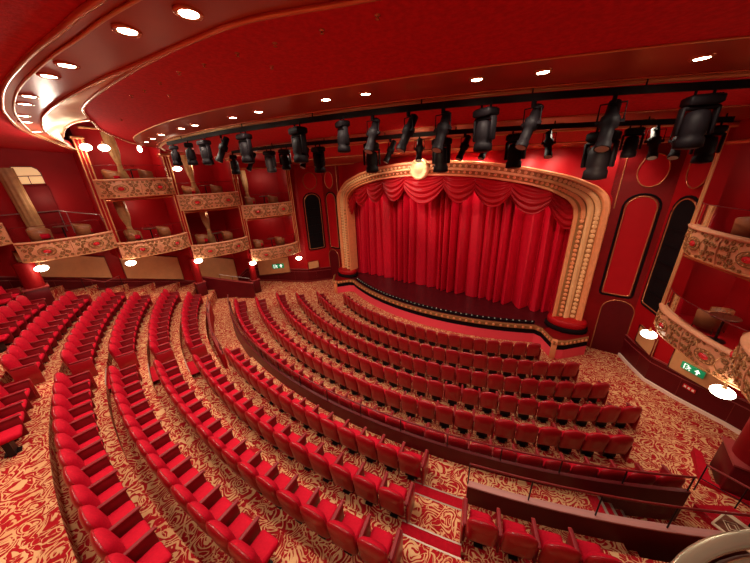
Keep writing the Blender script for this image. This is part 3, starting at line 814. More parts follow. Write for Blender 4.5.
def drape(s, y, z0, z1, label, x=11.75, w=.21, tie=.40):
    mb = MB(); rows = []
    for j in range(17):
        t = j/16; z = z0+(z1-z0)*t; k = 1-.55*math.exp(-((t-tie)/.16)**2); row = []
        for i in range(33):
            a = 2*PI*i/32; rr = w*k*(1+.12*math.sin(a*9))
            row.append((s*x+.4*rr*math.cos(a), y+rr*math.sin(a)+.12*(1-t), z))
        rows.append(row)
    mb.loft(rows, 'drape', False)
    root = empty('gold_drape', (s*x, y, z0), label, 'curtain')
    o = mb.build('cloth', root); o.matrix_parent_inverse = Matrix.Translation(-root.location)
    mb = MB(); zt = z0+(z1-z0)*max(tie, .05); mb.tube([(s*x+.16*w*math.cos(2*PI*k/14), y+.05+w*.40*math.sin(2*PI*k/14), zt) for k in range(14)], .022, 'gold', 6, closed=True)
    o = mb.build('tieback', root); o.matrix_parent_inverse = Matrix.Translation(-root.location)

UP = {(1, 2): 8.5, (2, 3): 7.6, (3, 4): 6.75}
LO = {(-1, 0): 7.05, (0, 1): 6.22, (1, 2): 5.6, (2, 3): 4.82, (3, 4): 3.92}
pos_name = {(-1, 0): 'at the far left edge', (0, 1): 'second from the left edge', (1, 2): 'third from the left edge', (2, 3): 'fourth from the left edge', (3, 4): 'nearest the stage'}
up_name = {(1, 2): 'rearmost', (2, 3): 'middle', (3, 4): 'nearest the stage'}
def furnish(s, a, b, zt, where, sidew):
    PP = PPs(s)
    l = bpy.data.lights.new('box_fill_light', 'POINT'); l.energy = 22; l.color = (1, .78, .55); l.shadow_soft_size = .08  # point light added to brighten box walls and chairs, no fitting modelled
    o = bpy.data.objects.new('box_fill_light', l); C.objects.link(o); o.location = (s*(PP[a][0]+PP[b][0])/2+s*1.0, (PP[a][1]+PP[b][1])/2, zt+1.6)
    A, Bq = V((s*PP[a][0], PP[a][1])), V((s*PP[b][0], PP[b][1])); zf = zt-FL
    m = (A+Bq)/2; L = (Bq-A).length; d = (Bq-A).normalized()
    for q, t in enumerate((.27, .72)):
        p = A+(Bq-A)*t; p.x += s*.55
        put_chair((p.x, p.y, zf), -s*-.55+(.3 if q else -.3), 'tan tub armchair, %s one in the %s' % (('rear', 'stage-side')[q], where), 'tub chairs in the side boxes')
    p = A+(Bq-A)*.5; p.x += s*.30
    put_table((p.x, p.y, zf), 'small round cocktail table in the %s' % where, 'cocktail tables in the side boxes')
    for q, (dx, dy) in enumerate(((.1, .12), (-.08, -.13), (-.14, .1))):
        put_glass((p.x+dx, p.y+dy, zf+.745), 'stemmed wine glass on the table in the %s' % where, 'wine glasses in the '+where)

SIDES = ((-1, 'left'), (1, 'right'))
for s, side in SIDES:
    PP = PPs(s)
    for (a, b), z in UP.items():
        if s > 0: z -= .22
        if s > 0 and (a, b) == (1, 2): continue
        where = '%s upper %s box' % (side, up_name[(a, b)])
        balcony_box(s, a, b, z, 'carved cream box with red medallions, upper %s side, %s' % (side, up_name[(a, b)]))
        furnish(s, a, b, z, where, side)
    for (a, b), z in LO.items():
        if s > 0 and (a, b) in ((-1, 0), (0, 1), (1, 2)): continue
        pn = {(2, 3): 'next to nearest the stage', (3, 4): 'nearest the stage'}.get((a, b), pos_name[(a, b)])
        where = '%s lower box %s' % (side, pn)
        balcony_box(s, a, b, z, 'carved cream box with red medallions, lower %s side, %s' % (side, pn))
        if (a, b) != (-1, 0): furnish(s, a, b, z, where, side)
    for i, z0, z1 in ((1, 5.6, 10.3), (2, 4.85, 9.7), (3, 4.0, 9.45), (4, 3.1, 9.15)):
        if s > 0 and i < 3: continue
        nm = {1: 'rearmost', 2: 'second from the back', 3: 'second from the stage', 4: 'nearest the stage'}[i]
        pilaster(s, i, z0, z1, 'red pilaster with gilt rods between %s side boxes, %s' % (side, nm))
    for i, z in ((0, 5.4), (2, 4.0), (3, 3.1)):
        if s > 0 and i < 3: continue
        nm = {0: 'rearmost', 2: 'middle one', 3: 'foremost'}[i]
        stalls_pillar(s, i, z, 'dark red pillar with wooden base under the %s side boxes, %s' % (side, nm))
    # partitions between boxes, back walls, lintels
    for i in (1, 2, 3, 4):
        if s > 0 and i < 3: continue
        x, y = PP[i]; z0 = {1: 4.8, 2: 4.1, 3: 3.3, 4: 3.05}[i]
        x1 = 13.0; xx0 = x+.3
        mb = MB(); mb.box((s*(xx0+x1)/2, y+(.12 if i == 4 else 0), (z0+11.5)/2), (x1-xx0, .12, 11.5-z0), 'wall'); mb.build('wall_'+side, kind='structure')
    for (a, b), z in UP.items():
        if s > 0: z -= .22
        if s > 0 and (a, b) == (1, 2): continue
        A, Bq = V((s*PP[a][0], PP[a][1])), V((s*PP[b][0], PP[b][1])); d = Bq-A; ang = math.atan2(d.y, d.x); m = (A+Bq)/2
        for zz, h in ((z-.82-.10, .10), (z+2.15, .10)):
            mb = MB(); mb.box((m.x, m.y, zz), (d.length-.3, .10, h), 'trim', rz=ang, bev=.02); mb.build('trim_4', kind='structure')
        mb = MB(); mb.box((m.x+s*.1, m.y, (z+2.2+11.5)/2), (d.length-.1, .12, 11.5-z-2.2), 'wall', rz=ang); mb.build('wall_'+side, kind='structure')
dn = {(1, 2): 'rearmost', (2, 3): 'middle', (3, 4): 'stage end'}
PP = PL
for (a, b), z in UP.items():
    drape(-1, PP[a][1]+1.2, z-.28, z+2.1, 'gold drape tied back in the %s upper box on the left' % dn[(a, b)])
for (a, b), z in ((1, 2), 5.6), ((2, 3), 4.82), ((3, 4), 3.92):
    if (a, b) != (3, 4): drape(-1, PP[a][1]+(.75 if a == 1 else 1.4), z-.28, z+1.95, 'gold drape tied back in the %s lower box on the left' % dn[(a, b)])

# beige wall panels under the boxes, exit signs
def beige(s, pa, pb, za, zb, h, label, th=.05):
    a, b = V((s*pa[0], pa[1])), V((s*pb[0], pb[1])); d = b-a; n = V((-d.y, d.x)).normalized()
    if n.x*s > 0: n = -n
    a += n*.05; b += n*.05
    root = empty('wall_panel', (a.x, a.y, za), label, 'wall panel'); inv = Matrix.Translation(-root.location)
    sec = lambda p, z: [(p.x, p.y, z), (p.x+n.x*th, p.y+n.y*th, z), (p.x+n.x*th, p.y+n.y*th, z+h), (p.x, p.y, z+h)]
    mb = MB(); mb.loft([sec(a, za), sec(b, zb)], 'beige', True, cap=True, smooth=False); o = mb.build('panel', root); o.matrix_parent_inverse = inv
    q = n*(th+.01); mb = MB(); mb.tube([(a.x+q.x, a.y+q.y, za), (b.x+q.x, b.y+q.y, zb), (b.x+q.x, b.y+q.y, zb+h), (a.x+q.x, a.y+q.y, za+h)], .03, 'wood_rail', 4, closed=True)
    o = mb.build('frame', root); o.matrix_parent_inverse = inv
beige(-1, (12.95, -.4), (12.95, 2.4), 4.50, 3.55, 1.2, 'beige framed wall panel under the left boxes, rearmost')
beige(-1, (12.95, 2.95), (12.95, 5.6), 3.34, 2.43, 1.5, 'beige framed wall panel under the left boxes, second from the back')
beige(-1, (12.95, 6.3), (12.95, 8.95), 2.18, 1.25, 1.7, 'beige framed wall panel under the left boxes, middle one')
beige(-1, (12.5, 10.5), (11.0, 12.25), 1.30, 1.30, 1.25, 'beige framed wall panel behind the left exit sign')
beige(-1, (10.05, 13.3), (9.75, 14.1), 1.4, 1.4, .6, 'small beige framed wall panel near the left stage door')
beige(1, (10.44, 12.80), (11.5, 11.75), 1.42, 1.42, .95, 'beige framed wall panel behind the right exit sign')
beige(1, (10.05, 13.25), (9.68, 14.30), 1.40, 1.40, .75, 'small beige framed wall panel near the right stage door')

def exit_sign(loc, ang, label, w=.62, h=.26, arrow=True):
    root = empty('exit_sign', loc, label, 'exit sign', rz=ang)
    MB().box((0, 0, 0), (w, .05, h), 'green', bev=.01).build('box', root)
    mb = MB(); y = -.032; k = h/.26
    def poly(p): mb.add([((x*.95+.03)*k, y, z*k) for x, z in p], [tuple(range(len(p)))], 'signwhite')
    # running figure
    mb.lathe([(.02*k, 0), (.02*k, .004)], 'signwhite', 8, Matrix.Translation((-.12*k, y, .075*k)) @ Matrix.Rotation(PI/2, 4, 'X'))
    poly([(-.15, .05), (-.10, .05), (-.11, -.02), (-.15, -.02)]); poly([(-.10, .05), (-.05, .02), (-.055, .005), (-.11, .03)])
    poly([(-.15, .05), (-.21, .0), (-.195, -.01), (-.14, .035)])
    poly([(-.12, -.02), (-.07, -.05), (-.09, -.10), (-.11, -.095), (-.10, -.055), (-.14, -.02)]); poly([(-.15, -.02), (-.13, -.02), (-.17, -.08), (-.22, -.08), (-.22, -.065), (-.18, -.06)])
    poly([(-.28, -.10), (-.25, -.10), (-.25, .10), (-.28, .10)]); poly([(-.27, .085), (-.18, .085), (-.18, .10), (-.27, .10)])
    if arrow:
        poly([(.105, -.09), (.155, -.09), (.155, .01), (.105, .01)]); poly([(.04, .0), (.22, .0), (.13, .105)])
    mb.build('pictogram', root)
exit_sign((10.80, 12.22, 1.83), -PI/4, 'green running-man exit sign with arrow under the right lower box', .62, .25)
exit_sign((-11.46, 11.55, 1.9), PI/4+.1, 'green running-man exit sign with arrow under the left boxes', .86, .36)

# service notices on the right dado
nb = empty('wall_notice', (10.92, 12.15, 1.12), 'small red and white notice on the dark right-hand dado', 'notice', rz=-PI/4)
MB().box((-.05, .02, 0), (.34, .03, .13), 'gem').build('plate', nb)
mb = MB()
for k in range(3): mb.box((-.16+.11*k, .003, 0), (.06, .006, .07), 'white')
mb.build('markings', nb)

# ------------------------------------------------------------------ globe lamps
def globe(name, loc, label, r=.16, sc=(1.35, 1.35, .8), bracket='arm', power=9):
    root = empty(name, loc, label, 'wall lamp')
    mb = MB(); mb.sphere((0, 0, 0), r, 'globe', 14, 9, None, sc); mb.build('glass_shade', root)
    mb = MB(); mb.lathe([(.05, r*.72), (.07, r*.80), (.03, r*1.0), (.02, r*1.6)], 'gold', 10); mb.build('holder', root)
    l = bpy.data.lights.new('globe_light', 'POINT'); l.energy = power; l.color = (1, .72, .42); l.shadow_soft_size = .12
    o = bpy.data.objects.new('globe_light', l); C.objects.link(o); o.location = (loc[0], loc[1], loc[2]-.30)
globe('globe_lamp', (-10.75, .15, 5.12), 'glowing white globe lamp under the left boxes, rearmost')
globe('globe_lamp', (-10.75, 3.0, 4.58), 'glowing white globe lamp under the left boxes, second from the back')
globe('globe_lamp', (-10.75, 6.0, 3.9), 'glowing white globe lamp under the left boxes, middle one')
globe('globe_lamp', (-10.2, 8.95, 3.05), 'glowing white globe lamp under the left boxes, beside the exit sign')
globe('globe_lamp', (-9.45, 12.1, 2.7), 'glowing white globe lamp under the left boxes, nearest the stage')
globe('globe_lamp', (9.5, 12.1, 2.80), 'glowing white globe lamp under the right lower box, nearest the stage')
globe('globe_lamp', (10.55, 9.3, 2.98), 'glowing white globe lamp beside the right exit sign', power=2.5)
globe('globe_lamp', (-10.8, 2.95, 9.85), 'glowing white globe lamp on the rear left pilaster, left of the pair', .17, (1.2, 1.2, .85))
globe('globe_lamp', (-10.8, 3.55, 9.85), 'glowing white globe lamp on the rear left pilaster, right of the pair', .17, (1.2, 1.2, .85))
globe('globe_lamp', (-11.9, 5.15, 9.95), 'glowing oval lamp at the back of the rearmost left upper box', .12, (.8, .8, 1.3))
globe('globe_lamp', (-11.0, 6.3, 8.95), 'glowing oval lamp at the middle left upper box', .16, (1.3, 1.3, .7))

# ------------------------------------------------------------------ lobby above the second left box
mb = MB(); mb.prism([(-12.98, -3.2), (-11.4, -3.2), (-11.4, 2.7), (-12.98, 2.7)], 7.0, 7.1, 'wall_dark'); 
win = empty('lobby_window', (-12.96, 1.05, 8.45), 'lit arched window pane behind the rear left terrace', 'window', rz=PI/2)
pts = [(-.38, 0), (.42, 0), (.42, .45), (.36, .62), (.22, .72), (-.38, .72)]
mb = MB(); mb.add([(x, -.02, z) for x, z in pts], [tuple(range(6))], 'winlit'); mb.build('pane', win)
mb = MB(); mb.tube([(x, -.03, z) for x, z in pts], .02, 'brown', 5, closed=True); mb.tube([(-.38, -.03, .34), (.42, -.03, .34)], .018, 'brown', 5); mb.tube([(0, -.03, 0), (0, -.03, .34)], .015, 'brown', 5); mb.build('window_frame', win)
drape(-1, .45, 6.6, 9.1, 'brown-gold drape hanging left of the lit lobby window', x=12.3, w=.24, tie=-1)
MB().box((-12.93, .95, 7.3), (.1, 1.15, 2.1), 'wall_dark').build('trim_5', kind='structure')
mb = MB(); mb.tube([(-12.8, -.6, 7.25), (-12.8, 1.5, 7.25), (-11.4, 1.6, 7.25), (-11.1, 2.6, 7.0), (-11.05, 2.7, 6.2)], .02, 'steel', 6)
for p in ((-12.8, .4), (-12.8, 1.5), (-11.4, 1.6)): mb.tube([(*p, 6.3), (*p, 7.25)], .014, 'steel', 5)
mb.build('guard_rail', label='slim metal guard rail round the rear left terrace', cat='railing')
# rails by the left rear stairs at stalls level
def stair_rail(pts, label, h=.85):
    root = empty('stair_rail', pts[0], label, 'railing'); inv = Matrix.Translation(-V(pts[0]))
    top = [(x, y, z+h) for x, y, z in pts]
    mb = MB(); mb.tube(top, .024, 'wood_cap'); o = mb.build('handrail', root); o.matrix_parent_inverse = inv
    for p in pts:
        mb = MB(); mb.tube([p, (p[0], p[1], p[2]+h)], .014, 'darkmetal'); o = mb.build('post', root); o.matrix_parent_inverse = inv
    mb = MB(); mb.tube([(x, y, z+h*.5) for x, y, z in pts], .012, 'darkmetal'); o = mb.build('mid_rail', root); o.matrix_parent_inverse = inv
stair_rail([(-12.2, 1.2, 3.2), (-11.6, 1.9, 2.9), (-12.2, 2.6, 2.9)], 'brass-topped stair rail under the rear left boxes')
stair_rail([(10.4, 8.0, .9), (10.95, 7.8, .9), (11.7, 7.45, .9)], 'slim handrail beside the red ramp at lower right')

# red ramp / landing at lower right
mb = MB(); mb.prism([(10.62, 9.5), (10.55, 8.35), (12.3, 8.1), (12.3, 8.42), (10.76, 8.45), (10.76, 9.4)], .7, .96, 'red_carpet')
mb.build('carpeted_plinth', label='low plain red carpeted plinth round the foot of the right pillar', cat='plinth')
mb = MB(); mb.prism([(10.25, 7.35), (10.85, 7.75), (12.8, 7.2), (12.8, 6.4), (10.9, 6.75)], .7, 1.12, 'red_carpet')
mb.build('carpeted_ramp', label='plain red carpeted ramp below the slim handrail at right edge', cat='ramp')
ct = empty('console_counter', (10.6, 6.1, 1.6), 'ivory counter edge with patterned inlay behind the brass ring', 'counter')
T = Matrix.Translation((10.34, 5.78, 2.40)) @ Matrix.Rotation(-.55, 4, 'Z') @ Matrix.Scale(.85, 4)
def CB(mb, n):
    o = mb.build(n, ct); o.matrix_parent_inverse = Matrix.Translation(-ct.location)
mb = MB(); mb.box((0, 0, 0), (.95, .56, .06), 'ivory', T, bev=.02); CB(mb, 'top')
mb = MB(); mb.box((.20, .22, -.82), (.30, .12, 1.58), 'mahogany', T); CB(mb, 'body')
mb = MB(); mb.box((-.27, -.05, .035), (.34, .40, .02), 'tile', T); CB(mb, 'inlay')
mb = MB()
for rr in (.13, .07): mb.tube([V((-.27, -.05, .05))+V((rr*math.cos(a), rr*1.1*math.sin(a), 0)) for a in (0, PI/2, PI, 1.5*PI)], .012, 'ivory', 4, T, closed=True)
CB(mb, 'inlay_lines')
for (dx, dy, m) in ((.05, .18, 'white'), (.22, .1, 'white'), (.3, -.12, 'black'), (-.02, -.2, 'white')):
    mb = MB(); mb.box((dx, dy, .05), (.10, .06, .04), m, T, bev=.01); CB(mb, 'knob')

# big brass ring rail close to the camera
rg = empty('brass_ring_rail', (8.53, .66, 6.86), 'large polished brass ring at the lower right corner', 'brass ring')
def ringmesh(rr, w, h, z, m):
    mb = MB(); rows = []
    for k in range(96):
        a = 2*PI*k/96; rows.append([((rr+dx)*math.cos(a), (rr+dx)*math.sin(a), z+dz) for dx, dz in ((-w, -h), (-w, h*.7), (-w*.7, h), (w*.7, h), (w, h*.7), (w, -h))])
    rows.append(rows[0]); mb.loft(rows, m, True); return mb
ringmesh(.896, .024, .016, .05, 'brass').build('outer_ring', rg)
ringmesh(.830, .026, .016, .02, 'brass').build('inner_ring', rg)
mb = MB(); mb.lathe([(.868, -.08), (.868, .02)], 'steel', 72); mb.build('drum', rg)
mb = MB(); mb.lathe([(.80, -.06), (.80, -.01)], 'tan', 48); mb.build('inset', rg)
mb = MB(); mb.lathe([(.05, -3.0), (.05, -.05)], 'brass', 16); mb.build('stem', rg)

# ------------------------------------------------------------------ ceiling
def smooth(P, n=5): return dense(P, n)
def slab(poly, off, th, m, name):
    mb = MB(); mb.prism(poly, lambda p: plane_z(p[1], off), lambda p: plane_z(p[1], off)+th, m); return tag(mb.build(name), kind='structure')
outerT = smooth([(9.5, 2.9), (7.5, 2.1), (5.5, 1.55), (3.19, 1.1), (2.24, .97), (1.07, .81), (-.72, .64), (-2.2, .60), (-3.83, .66), (-6.2, .96), (-7.67, 1.35), (-9.2, 1.9), (-11.2, 2.6), (-13, 3.0)])
innerT = smooth([(10.5, 5.0), (8.4, 3.9), (6.6, 3.1), (5.1, 2.51), (4.1, 2.11), (3.2, 1.93), (2.0, 1.75), (.47, 1.52), (-1.65, 1.30), (-3.2, 1.22), (-4.22, 1.25), (-5.6, 1.36), (-7.26, 1.66), (-8.84, 2.1)])
discE = smooth([(10.0, 5.3), (8.0, 4.2), (6.2, 3.35), (4.48, 2.6), (3.67, 2.36), (2.31, 2.14), (.11, 1.94), (-1.89, 1.86), (-3.1, 1.90), (-3.93, 2.07), (-4.8, 2.33), (-6.18, 2.75), (-7.93, 3.7), (-8.9, 4.4)])
line1 = smooth([(-8.9, 4.4), (-6.92, 3.73), (-4.23, 3.55), (-2.06, 3.64), (.72, 4.03), (3.4, 4.62), (5.67, 5.28), (8.32, 6.25), (11, 7.5)])
line2 = smooth([(-9.6, 5.5), (-8.4, 4.98), (-6.6, 4.72), (-4.57, 4.72), (-1.01, 5.05), (2.48, 5.72), (5.35, 6.52), (8.76, 7.85), (11.5, 9.2)])
line3a = smooth([(-10.2, 8.0), (-6.8, 7.55), (-4, 7.5), (-1.5, 7.65), (1.34, 8.02), (3.4, 8.45), (6.1, 9.17), (8.64, 10.06), (11.5, 11.3)])
line3b = smooth([(-10.2, 8.6), (-6.78, 8.3), (-3.65, 8.75), (.31, 9.5), (3.06, 10.15), (5.94, 10.88), (7.99, 11.6), (9.94, 12.32), (11.5, 13.0)])
line4a = smooth([(-10.2, 11.6), (-6, 11.6), (-2, 11.9), (2, 12.4), (5, 13.1), (8, 13.9), (10.5, 14.7)])
slab(outerT+[(-13, -6), (13, -6), (13, 4.2)], .23, .3, 'ceiling', 'ceiling')
slab(outerT[::-1][:1]*0+outerT+innerT[::-1]+[] if False else outerT[:-1]+[(-9.2, 2.2)]*0+innerT[::-1], .231, .12, 'bronze', 'ceiling')
slab(discE[:-1]+line1, 0, .3, 'ceiling', 'ceiling')
slab(line1+line2[::-1], .002, .2, 'bronze', 'ceiling')
slab(line2+line3a[::-1], .0, .2, 'ceiling', 'ceiling')
slab(line3a+line3b[::-1], .03, .2, 'bronze', 'ceiling')
slab(line3b+line4a[::-1], .0, .2, 'ceiling', 'ceiling')
slab(line4a+[(10.5, 17), (-10.2, 17)], .03, .2, 'bronze', 'ceiling')
# high ceiling above the boxes and shell
MB().box((0, 6, 11.6), (27, 26, .2), 'wall_dark').build('ceiling', kind='structure')
MB().box((0, -5, 6), (26.4, .2, 12), 'wall').build('wall_rear', kind='structure')
def trimline(P, off, r, m='trim', name='trim_6'):
    mb = MB(); mb.tube([(x, y, plane_z(y, off)) for x, y in P], r, m, 8); mb.build(name, kind='structure')
trimline(outerT, .24, .038); trimline([(x, y+.16) for x, y in outerT], .245, .018, 'gold')
trimline(innerT, .235, .036); trimline(discE, .01, .034)
trimline(line1, .01, .016, 'gold'); trimline(line2, .03, .04, 'gold'); trimline([(x, y-.12) for x, y in line2], .01, .02)
trimline(line3a, .02, .014); trimline(line3b, .04, .03, 'gold'); trimline(line4a, .04, .02, 'gold')
trimline([(-10, 14.6), (-6, 14.55), (0, 14.2), (5, 14.7), (9.4, 15.0)], .04, .03, 'gold')
# pearl cove between the bronze band and the disc
def resample(P, n):
    d = [0]
    for a, b in zip(P, P[1:]): d.append(d[-1]+math.hypot(b[0]-a[0], b[1]-a[1]))
    out = []; j = 0
    for i in range(n):
        t = d[-1]*i/(n-1)
        while j < len(d)-2 and d[j+1] < t: j += 1
        u = (t-d[j])/max(1e-9, d[j+1]-d[j]); out.append((P[j][0]+(P[j+1][0]-P[j][0])*u, P[j][1]+(P[j+1][1]-P[j][1])*u))
    return out
Tc = [p for p in innerT]
Dc = [p for p in discE if p[0] > -4.3]+smooth([(-4.6, 2.12), (-5.2, 1.98), (-6.3, 1.93), (-7.4, 1.98), (-8.8, 2.11)], 4)
A = resample(Tc, 70); Bc = resample(Dc, 70)
rows = []
for (a, b) in zip(A, Bc):
    row = []
    for k in range(7):
        t = k/6; x = a[0]+(b[0]-a[0])*t; y = a[1]+(b[1]-a[1])*t
        off = .232*(1-math.sin(t*PI/2))
        row.append((x, y, plane_z(y, off)))
    rows.append(row)
mb = MB(); mb.loft(rows, 'cove', False); tag(mb.build('ceiling'), kind='structure')
trimline(smooth([(-4.3, 2.2), (-5.2, 1.98), (-6.3, 1.93), (-7.4, 1.98), (-8.8, 2.11)], 4), .04, .03)

# sprinklers
for i, (x, y) in enumerate([(2.72, 2.73), (1.94, 2.6), (1.27, 2.48), (.47, 2.44), (-.29, 2.4), (-.91, 2.34), (-.23, 2.8), (-3.69, 2.73), (4.89, 3.22), (4.16, 3.05), (3.41, 2.89), (2.75, 3.27)]):
    mb = MB(); mb.lathe([(.012, -.045), (.030, -.04), (.012, -.03), (.012, -.012), (.035, -.008), (.035, .005)], 'trim', 8, None, (x, y, plane_z(y)))
    mb.build('sprinkler_head', label='tiny sprinkler head in the red ceiling disc', cat='sprinkler', group='sprinkler heads in the ceiling disc')

# downlights
LA = [(3.69, 1.7), (2.79, 1.42), (.96, 1.15), (.17, 1.04), (-1.58, .92), (-2.41, .90), (-3.93, .93), (-4.85, 1.0), (-6.49, 1.28)]
L1 = [(-7.64, 4.30), (-6.5, 4.2), (-5.3, 4.13), (-3.56, 4.16), (-2.74, 4.23), (-.89, 4.45), (.19, 4.55), (2.25, 4.88), (3.16, 5.10), (5.19, 5.66), (6.15, 5.98), (8.04, 6.75)]
L3 = [(-6.41, 8.0), (-5.45, 7.94), (-3.82, 8.03), (-2.87, 8.14), (0.0, 8.55), (2.05, 8.95), (5.02, 9.70), (6.01, 9.95), (7.85, 10.68)]
L4 = [(-5.63, 12.1), (-3.92, 12.25), (-.94, 12.45), (.1, 12.7), (1.96, 13.05), (2.84, 13.2), (4.93, 13.65), (5.88, 13.9), (7.64, 14.5)]
dl0 = []
def downlight(x, y, off, label, group, power, spot=True, sc=1):
    z = plane_z(y, off)
    if not dl0:
        root = empty('ceiling_downlight', (x, y, z), label, 'downlight', group)
        mb = MB(); mb.lathe([(.085, -.004), (.115, -.02), (.135, -.012), (.14, .01)], 'trim', 20); mb.build('ring', root)
        mb = MB(); mb.lathe([(.088, -.008), (.086, .0)], 'lens', 18); mb.build('lens', root)
        dl0.append(root); dl0.append(tree(root))
    else: dup(dl0[0], dl0[1], (x, y, z), 0, label, group)
    if spot:
        l = bpy.data.lights.new('downlight_beam', 'SPOT'); l.energy = power; l.color = (1, .84, .66); l.spot_size = math.radians(150); l.spot_blend = .7; l.shadow_soft_size = .10
        o = bpy.data.objects.new('downlight_beam', l); C.objects.link(o); o.location = (x, y, z-.06)
for i, (x, y) in enumerate(LA): downlight(x, y, .235, 'round warm downlight, %s from the top in the wide bronze band' % ORD[i], 'downlights in the wide bronze ceiling band', 165)
for i, (x, y) in enumerate(L1): downlight(x, y, .005, 'round warm downlight, %s from the left in the middle ceiling band' % ORD[i], 'downlights in the middle ceiling band', 190)
for i, (x, y) in enumerate(L3): downlight(x, y, .035, 'round warm downlight, %s from the left in the band behind the spotlights' % ORD[i], 'downlights in the band behind the spotlights', 150)
for i, (x, y) in enumerate(L4): downlight(x, y, .035, 'round warm downlight, %s from the left in the band over the stage arch' % ORD[i], 'downlights in the band over the stage arch', 75)

# ------------------------------------------------------------------ lighting bars and fixtures
BAR1 = smooth([(-6.2, 4.55), (-2.7, 4.75), (-.54, 5.05), (1.68, 5.45), (3.93, 6.0), (5.62, 6.55), (6.95, 7.05), (8.6, 7.8), (11.5, 9.2)], 5)
BAR2 = smooth([(-6.4, 7.1), (-4.6, 7.2), (-2.76, 7.4), (-.5, 7.8), (1.4, 8.2), (3.2, 8.6), (5.15, 9.2), (7.1, 9.95), (8.3, 10.5), (9.4, 11.0)], 5)
def barz(y): return plane_z(y, .16)
for P, lab in ((BAR1, 'long black curved lighting bar hung under the middle ceiling band'), (BAR2, 'black curved lighting bar further back, nearer the stage')):
    root = empty('lighting_bar', (0, 0, 0), lab, 'lighting bar')
    mb = MB(); rows = []
    for x, y in P:
        z = barz(y); rows.append([(x, y-.035, z-.06), (x, y-.035, z+.06), (x, y+.035, z+.06), (x, y+.035, z-.06)])
    mb.loft(rows, 'black', True, cap=True, smooth=False); mb.build('track', root)
    for k in range(2, len(P), 6):
        x, y = P[k]; mb = MB(); mb.tube([(x, y, barz(y)), (x, y, plane_z(y))], .015, 'black', 5); mb.build('hanger', root)
def on_bar(P, px):
    """bar point whose bearing from the balcony matches that of the lamp"""
    return min(range(len(P)), key=lambda k: abs(project((P[k][0], P[k][1], barz(P[k][1])))[0]-px))
def densebar(P): return smooth(P, 6)
B1, B2 = densebar(BAR1), densebar(BAR2)

def mk_moving():
    root = empty('moving_head_light', (0, 0, 0), 'x', 'stage light')
    for sx in (-1, 1):
        mb = MB(); mb.tube([(sx*.10, 0, 0), (sx*.10, 0, -.09)], .018, 'black', 6); mb.build('clamp', root)
    mb = MB(); mb.box((0, 0, -.15), (.38, .26, .12), 'black', bev=.03); mb.box((0, 0, -.09), (.30, .2, .02), 'black'); mb.build('base', root)
    mb = MB(); mb.box((0, 0, -.235), (.40, .12, .05), 'black', bev=.02)
    for sx in (-1, 1): mb.box((sx*.19, 0, -.40), (.045, .12, .36), 'black', bev=.02)
    mb.build('yoke', root)
    hd = MB(); hd.lathe([(.05, -.24), (.12, -.22), (.145, -.12), (.15, .06), (.13, .10), (.155, .13), (.16, .24), (.14, .25)], 'black', 16, Matrix.Translation((0, 0, -.50)) @ Matrix.Rotation(PI, 4, 'X')); h = hd.build('head', root)
    mb = MB(); mb.lathe([(.13, 0), (.10, .012), (.01, .02)], 'darkmetal', 14, Matrix.Translation((0, 0, -.752)) @ Matrix.Rotation(PI, 4, 'X')); mb.build('lens', h)
    return root
def mk_profile():
    root = empty('profile_spotlight', (0, 0, 0), 'x', 'stage light')
    mb = MB(); mb.box((0, 0, -.05), (.05, .06, .12), 'black'); mb.build('clamp', root)
    mb = MB(); mb.tube([(-.15, 0, -.36), (-.15, 0, -.12), (.15, 0, -.12), (.15, 0, -.36)], .012, 'black', 6); mb.build('yoke', root)
    T = Matrix.Translation((0, 0, -.36)) @ Matrix.Rotation(math.radians(180-28), 4, 'X')
    mb = MB(); mb.lathe([(.05, -.32), (.08, -.30), (.085, -.10), (.12, -.06), (.12, .06), (.085, .08), (.085, .30), (.10, .31), (.10, .40)], 'black', 12, T)
    mb.box((0, 0, 0), (.34, .04, .05), 'black', T); b = mb.build('body', root)
    mb = MB(); mb.lathe([(.085, .402), (.06, .41)], 'glint', 12, T); mb.build('lens', b)
    return root
mv0, pf0 = mk_moving(), mk_profile(); mvT, pfT = tree(mv0), tree(pf0); used = {}
def put_fix(kind, P, px, sc, rz, label):
    k = on_bar(P, px); x, y = P[k]; loc = (x, y, barz(y)-.03)
    r0, T0 = (mv0, mvT) if kind == 'm' else (pf0, pfT)
    if kind not in used: used[kind] = 1; r0.location = loc; r0.rotation_euler = (0, 0, rz); r0.scale = (sc,)*3; tag(r0, label, None, 'stage lights on the bars')
    else: dup(r0, T0, loc, rz, label, 'stage lights on the bars', (sc,)*3)
def nth(i): return ORD[i]
F1 = [('m', 172, 1.0), ('m', 187, 1.05), ('m', 203, 1.1), ('p', 220, 1.1), ('m', 243, 1.15), ('m', 297, 1.25), ('m', 341, 1.0), ('p', 371, 1.1), ('p', 407, 1.1), ('p', 443, 1.15), ('m', 488, 1.15), ('p', 535, 1.15), ('p', 616, 1.25), ('m', 706, 1.2)]
F2 = [('m', 232, 1.2), ('p', 250, 1.1), ('m', 268, 1.2), ('m', 284, 1.1), ('p', 303, 1.1), ('m', 318, 1.3), ('m', 371, 1.35), ('p', 391, 1.0), ('p', 420, 1.0), ('m', 443, 1.4), ('p', 466, 1.0), ('p', 488, 1.0), ('m', 518, 1.3), ('p', 552, 1.0), ('m', 606, 1.7), ('m', 637, 1.0), ('p', 660, 1.1), ('p', 686, 1.1), ('m', 716, 1.2)]
for i, (k, px, sc) in enumerate(F1):
    put_fix(k, B1, px, sc*1.0, random.uniform(-.5, .5), 'black %s, %s from the left on the front lighting bar' % ('moving head stage light' if k == 'm' else 'profile spotlight', nth(i)))
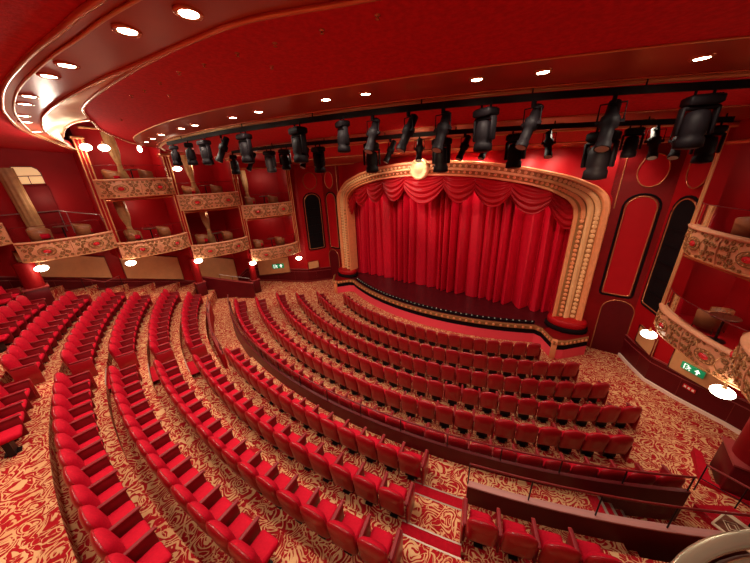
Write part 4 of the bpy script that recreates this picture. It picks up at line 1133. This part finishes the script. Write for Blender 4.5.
for i, (k, px, sc) in enumerate(F2):
    put_fix(k, B2, px, sc*1.0, random.uniform(-.6, .6), 'black %s, %s from the left on the rear lighting bar' % ('moving head stage light' if k == 'm' else 'profile spotlight', nth(i)))

# ------------------------------------------------------------------ lights
def spot(loc, tgt, e, size, col=(1, .8, .6), r=.1, blend=.5):
    l = bpy.data.lights.new('stage_beam', 'SPOT'); l.energy = e; l.color = col; l.spot_size = math.radians(size); l.spot_blend = blend; l.shadow_soft_size = r
    o = bpy.data.objects.new('stage_beam', l); C.objects.link(o); o.location = loc
    o.rotation_euler = (V(tgt)-V(loc)).to_track_quat('-Z', 'Y').to_euler()
spot((-4.4, 7.3, 8.8), (2.0, 16, 6.0), 1700, 42, (1, .5, .46), blend=.8); spot((8.2, 10.4, 8.6), (-1.5, 16, 5.8), 900, 42, (1, .45, .42), blend=.8); spot((1.4, 8.2, 8.8), (-1.2, 16, 6.4), 900, 34, (1, .55, .5), blend=.9)
for x in (-5, -1.8, 1.8, 5): spot((x, 14.75, 7.9), (x*.95, 16.3, 4.2), 170, 80, (1, .55, .5))
spot((3.3, 6.0, 8.9), (0, 13.6, 7.6), 260, 60, (1, .72, .45)); spot((7.5, 7.2, 8.7), (7.2, 15, 5), 900, 50, (1, .72, .5)); spot((-3.0, 5.0, 9.0), (-7, 15, 5), 900, 50, (1, .72, .5))
# fill downlights added over the rear balcony, unseen behind the camera
for x in (-8, -4, 0, 4, 8):
    for y in (-1.5, -3.8): downlight(x, y, .235, 'unseen fill downlight added in the ceiling over the rear balcony', 'added fill downlights over the rear balcony', 150)
# cove lamps
for p in ((-5.6, 1.6, 9.45), (-7.3, 1.8, 9.4)):
    l = bpy.data.lights.new('cove_lamp', 'POINT'); l.energy = 75; l.color = (1, .88, .70); l.shadow_soft_size = .1
    o = bpy.data.objects.new('cove_lamp', l); C.objects.link(o); o.location = p

w = bpy.data.worlds.new('world'); bpy.context.scene.world = w; w.use_nodes = True
w.node_tree.nodes['Background'].inputs[0].default_value = (.05, .012, .010, 1); w.node_tree.nodes['Background'].inputs[1].default_value = 1
vs = bpy.context.scene.view_settings; vs.view_transform = 'Standard'; vs.look = 'None'; vs.gamma = 1; vs.use_curve_mapping = False; vs.exposure = 0
print('OBJECTS', len(bpy.data.objects))
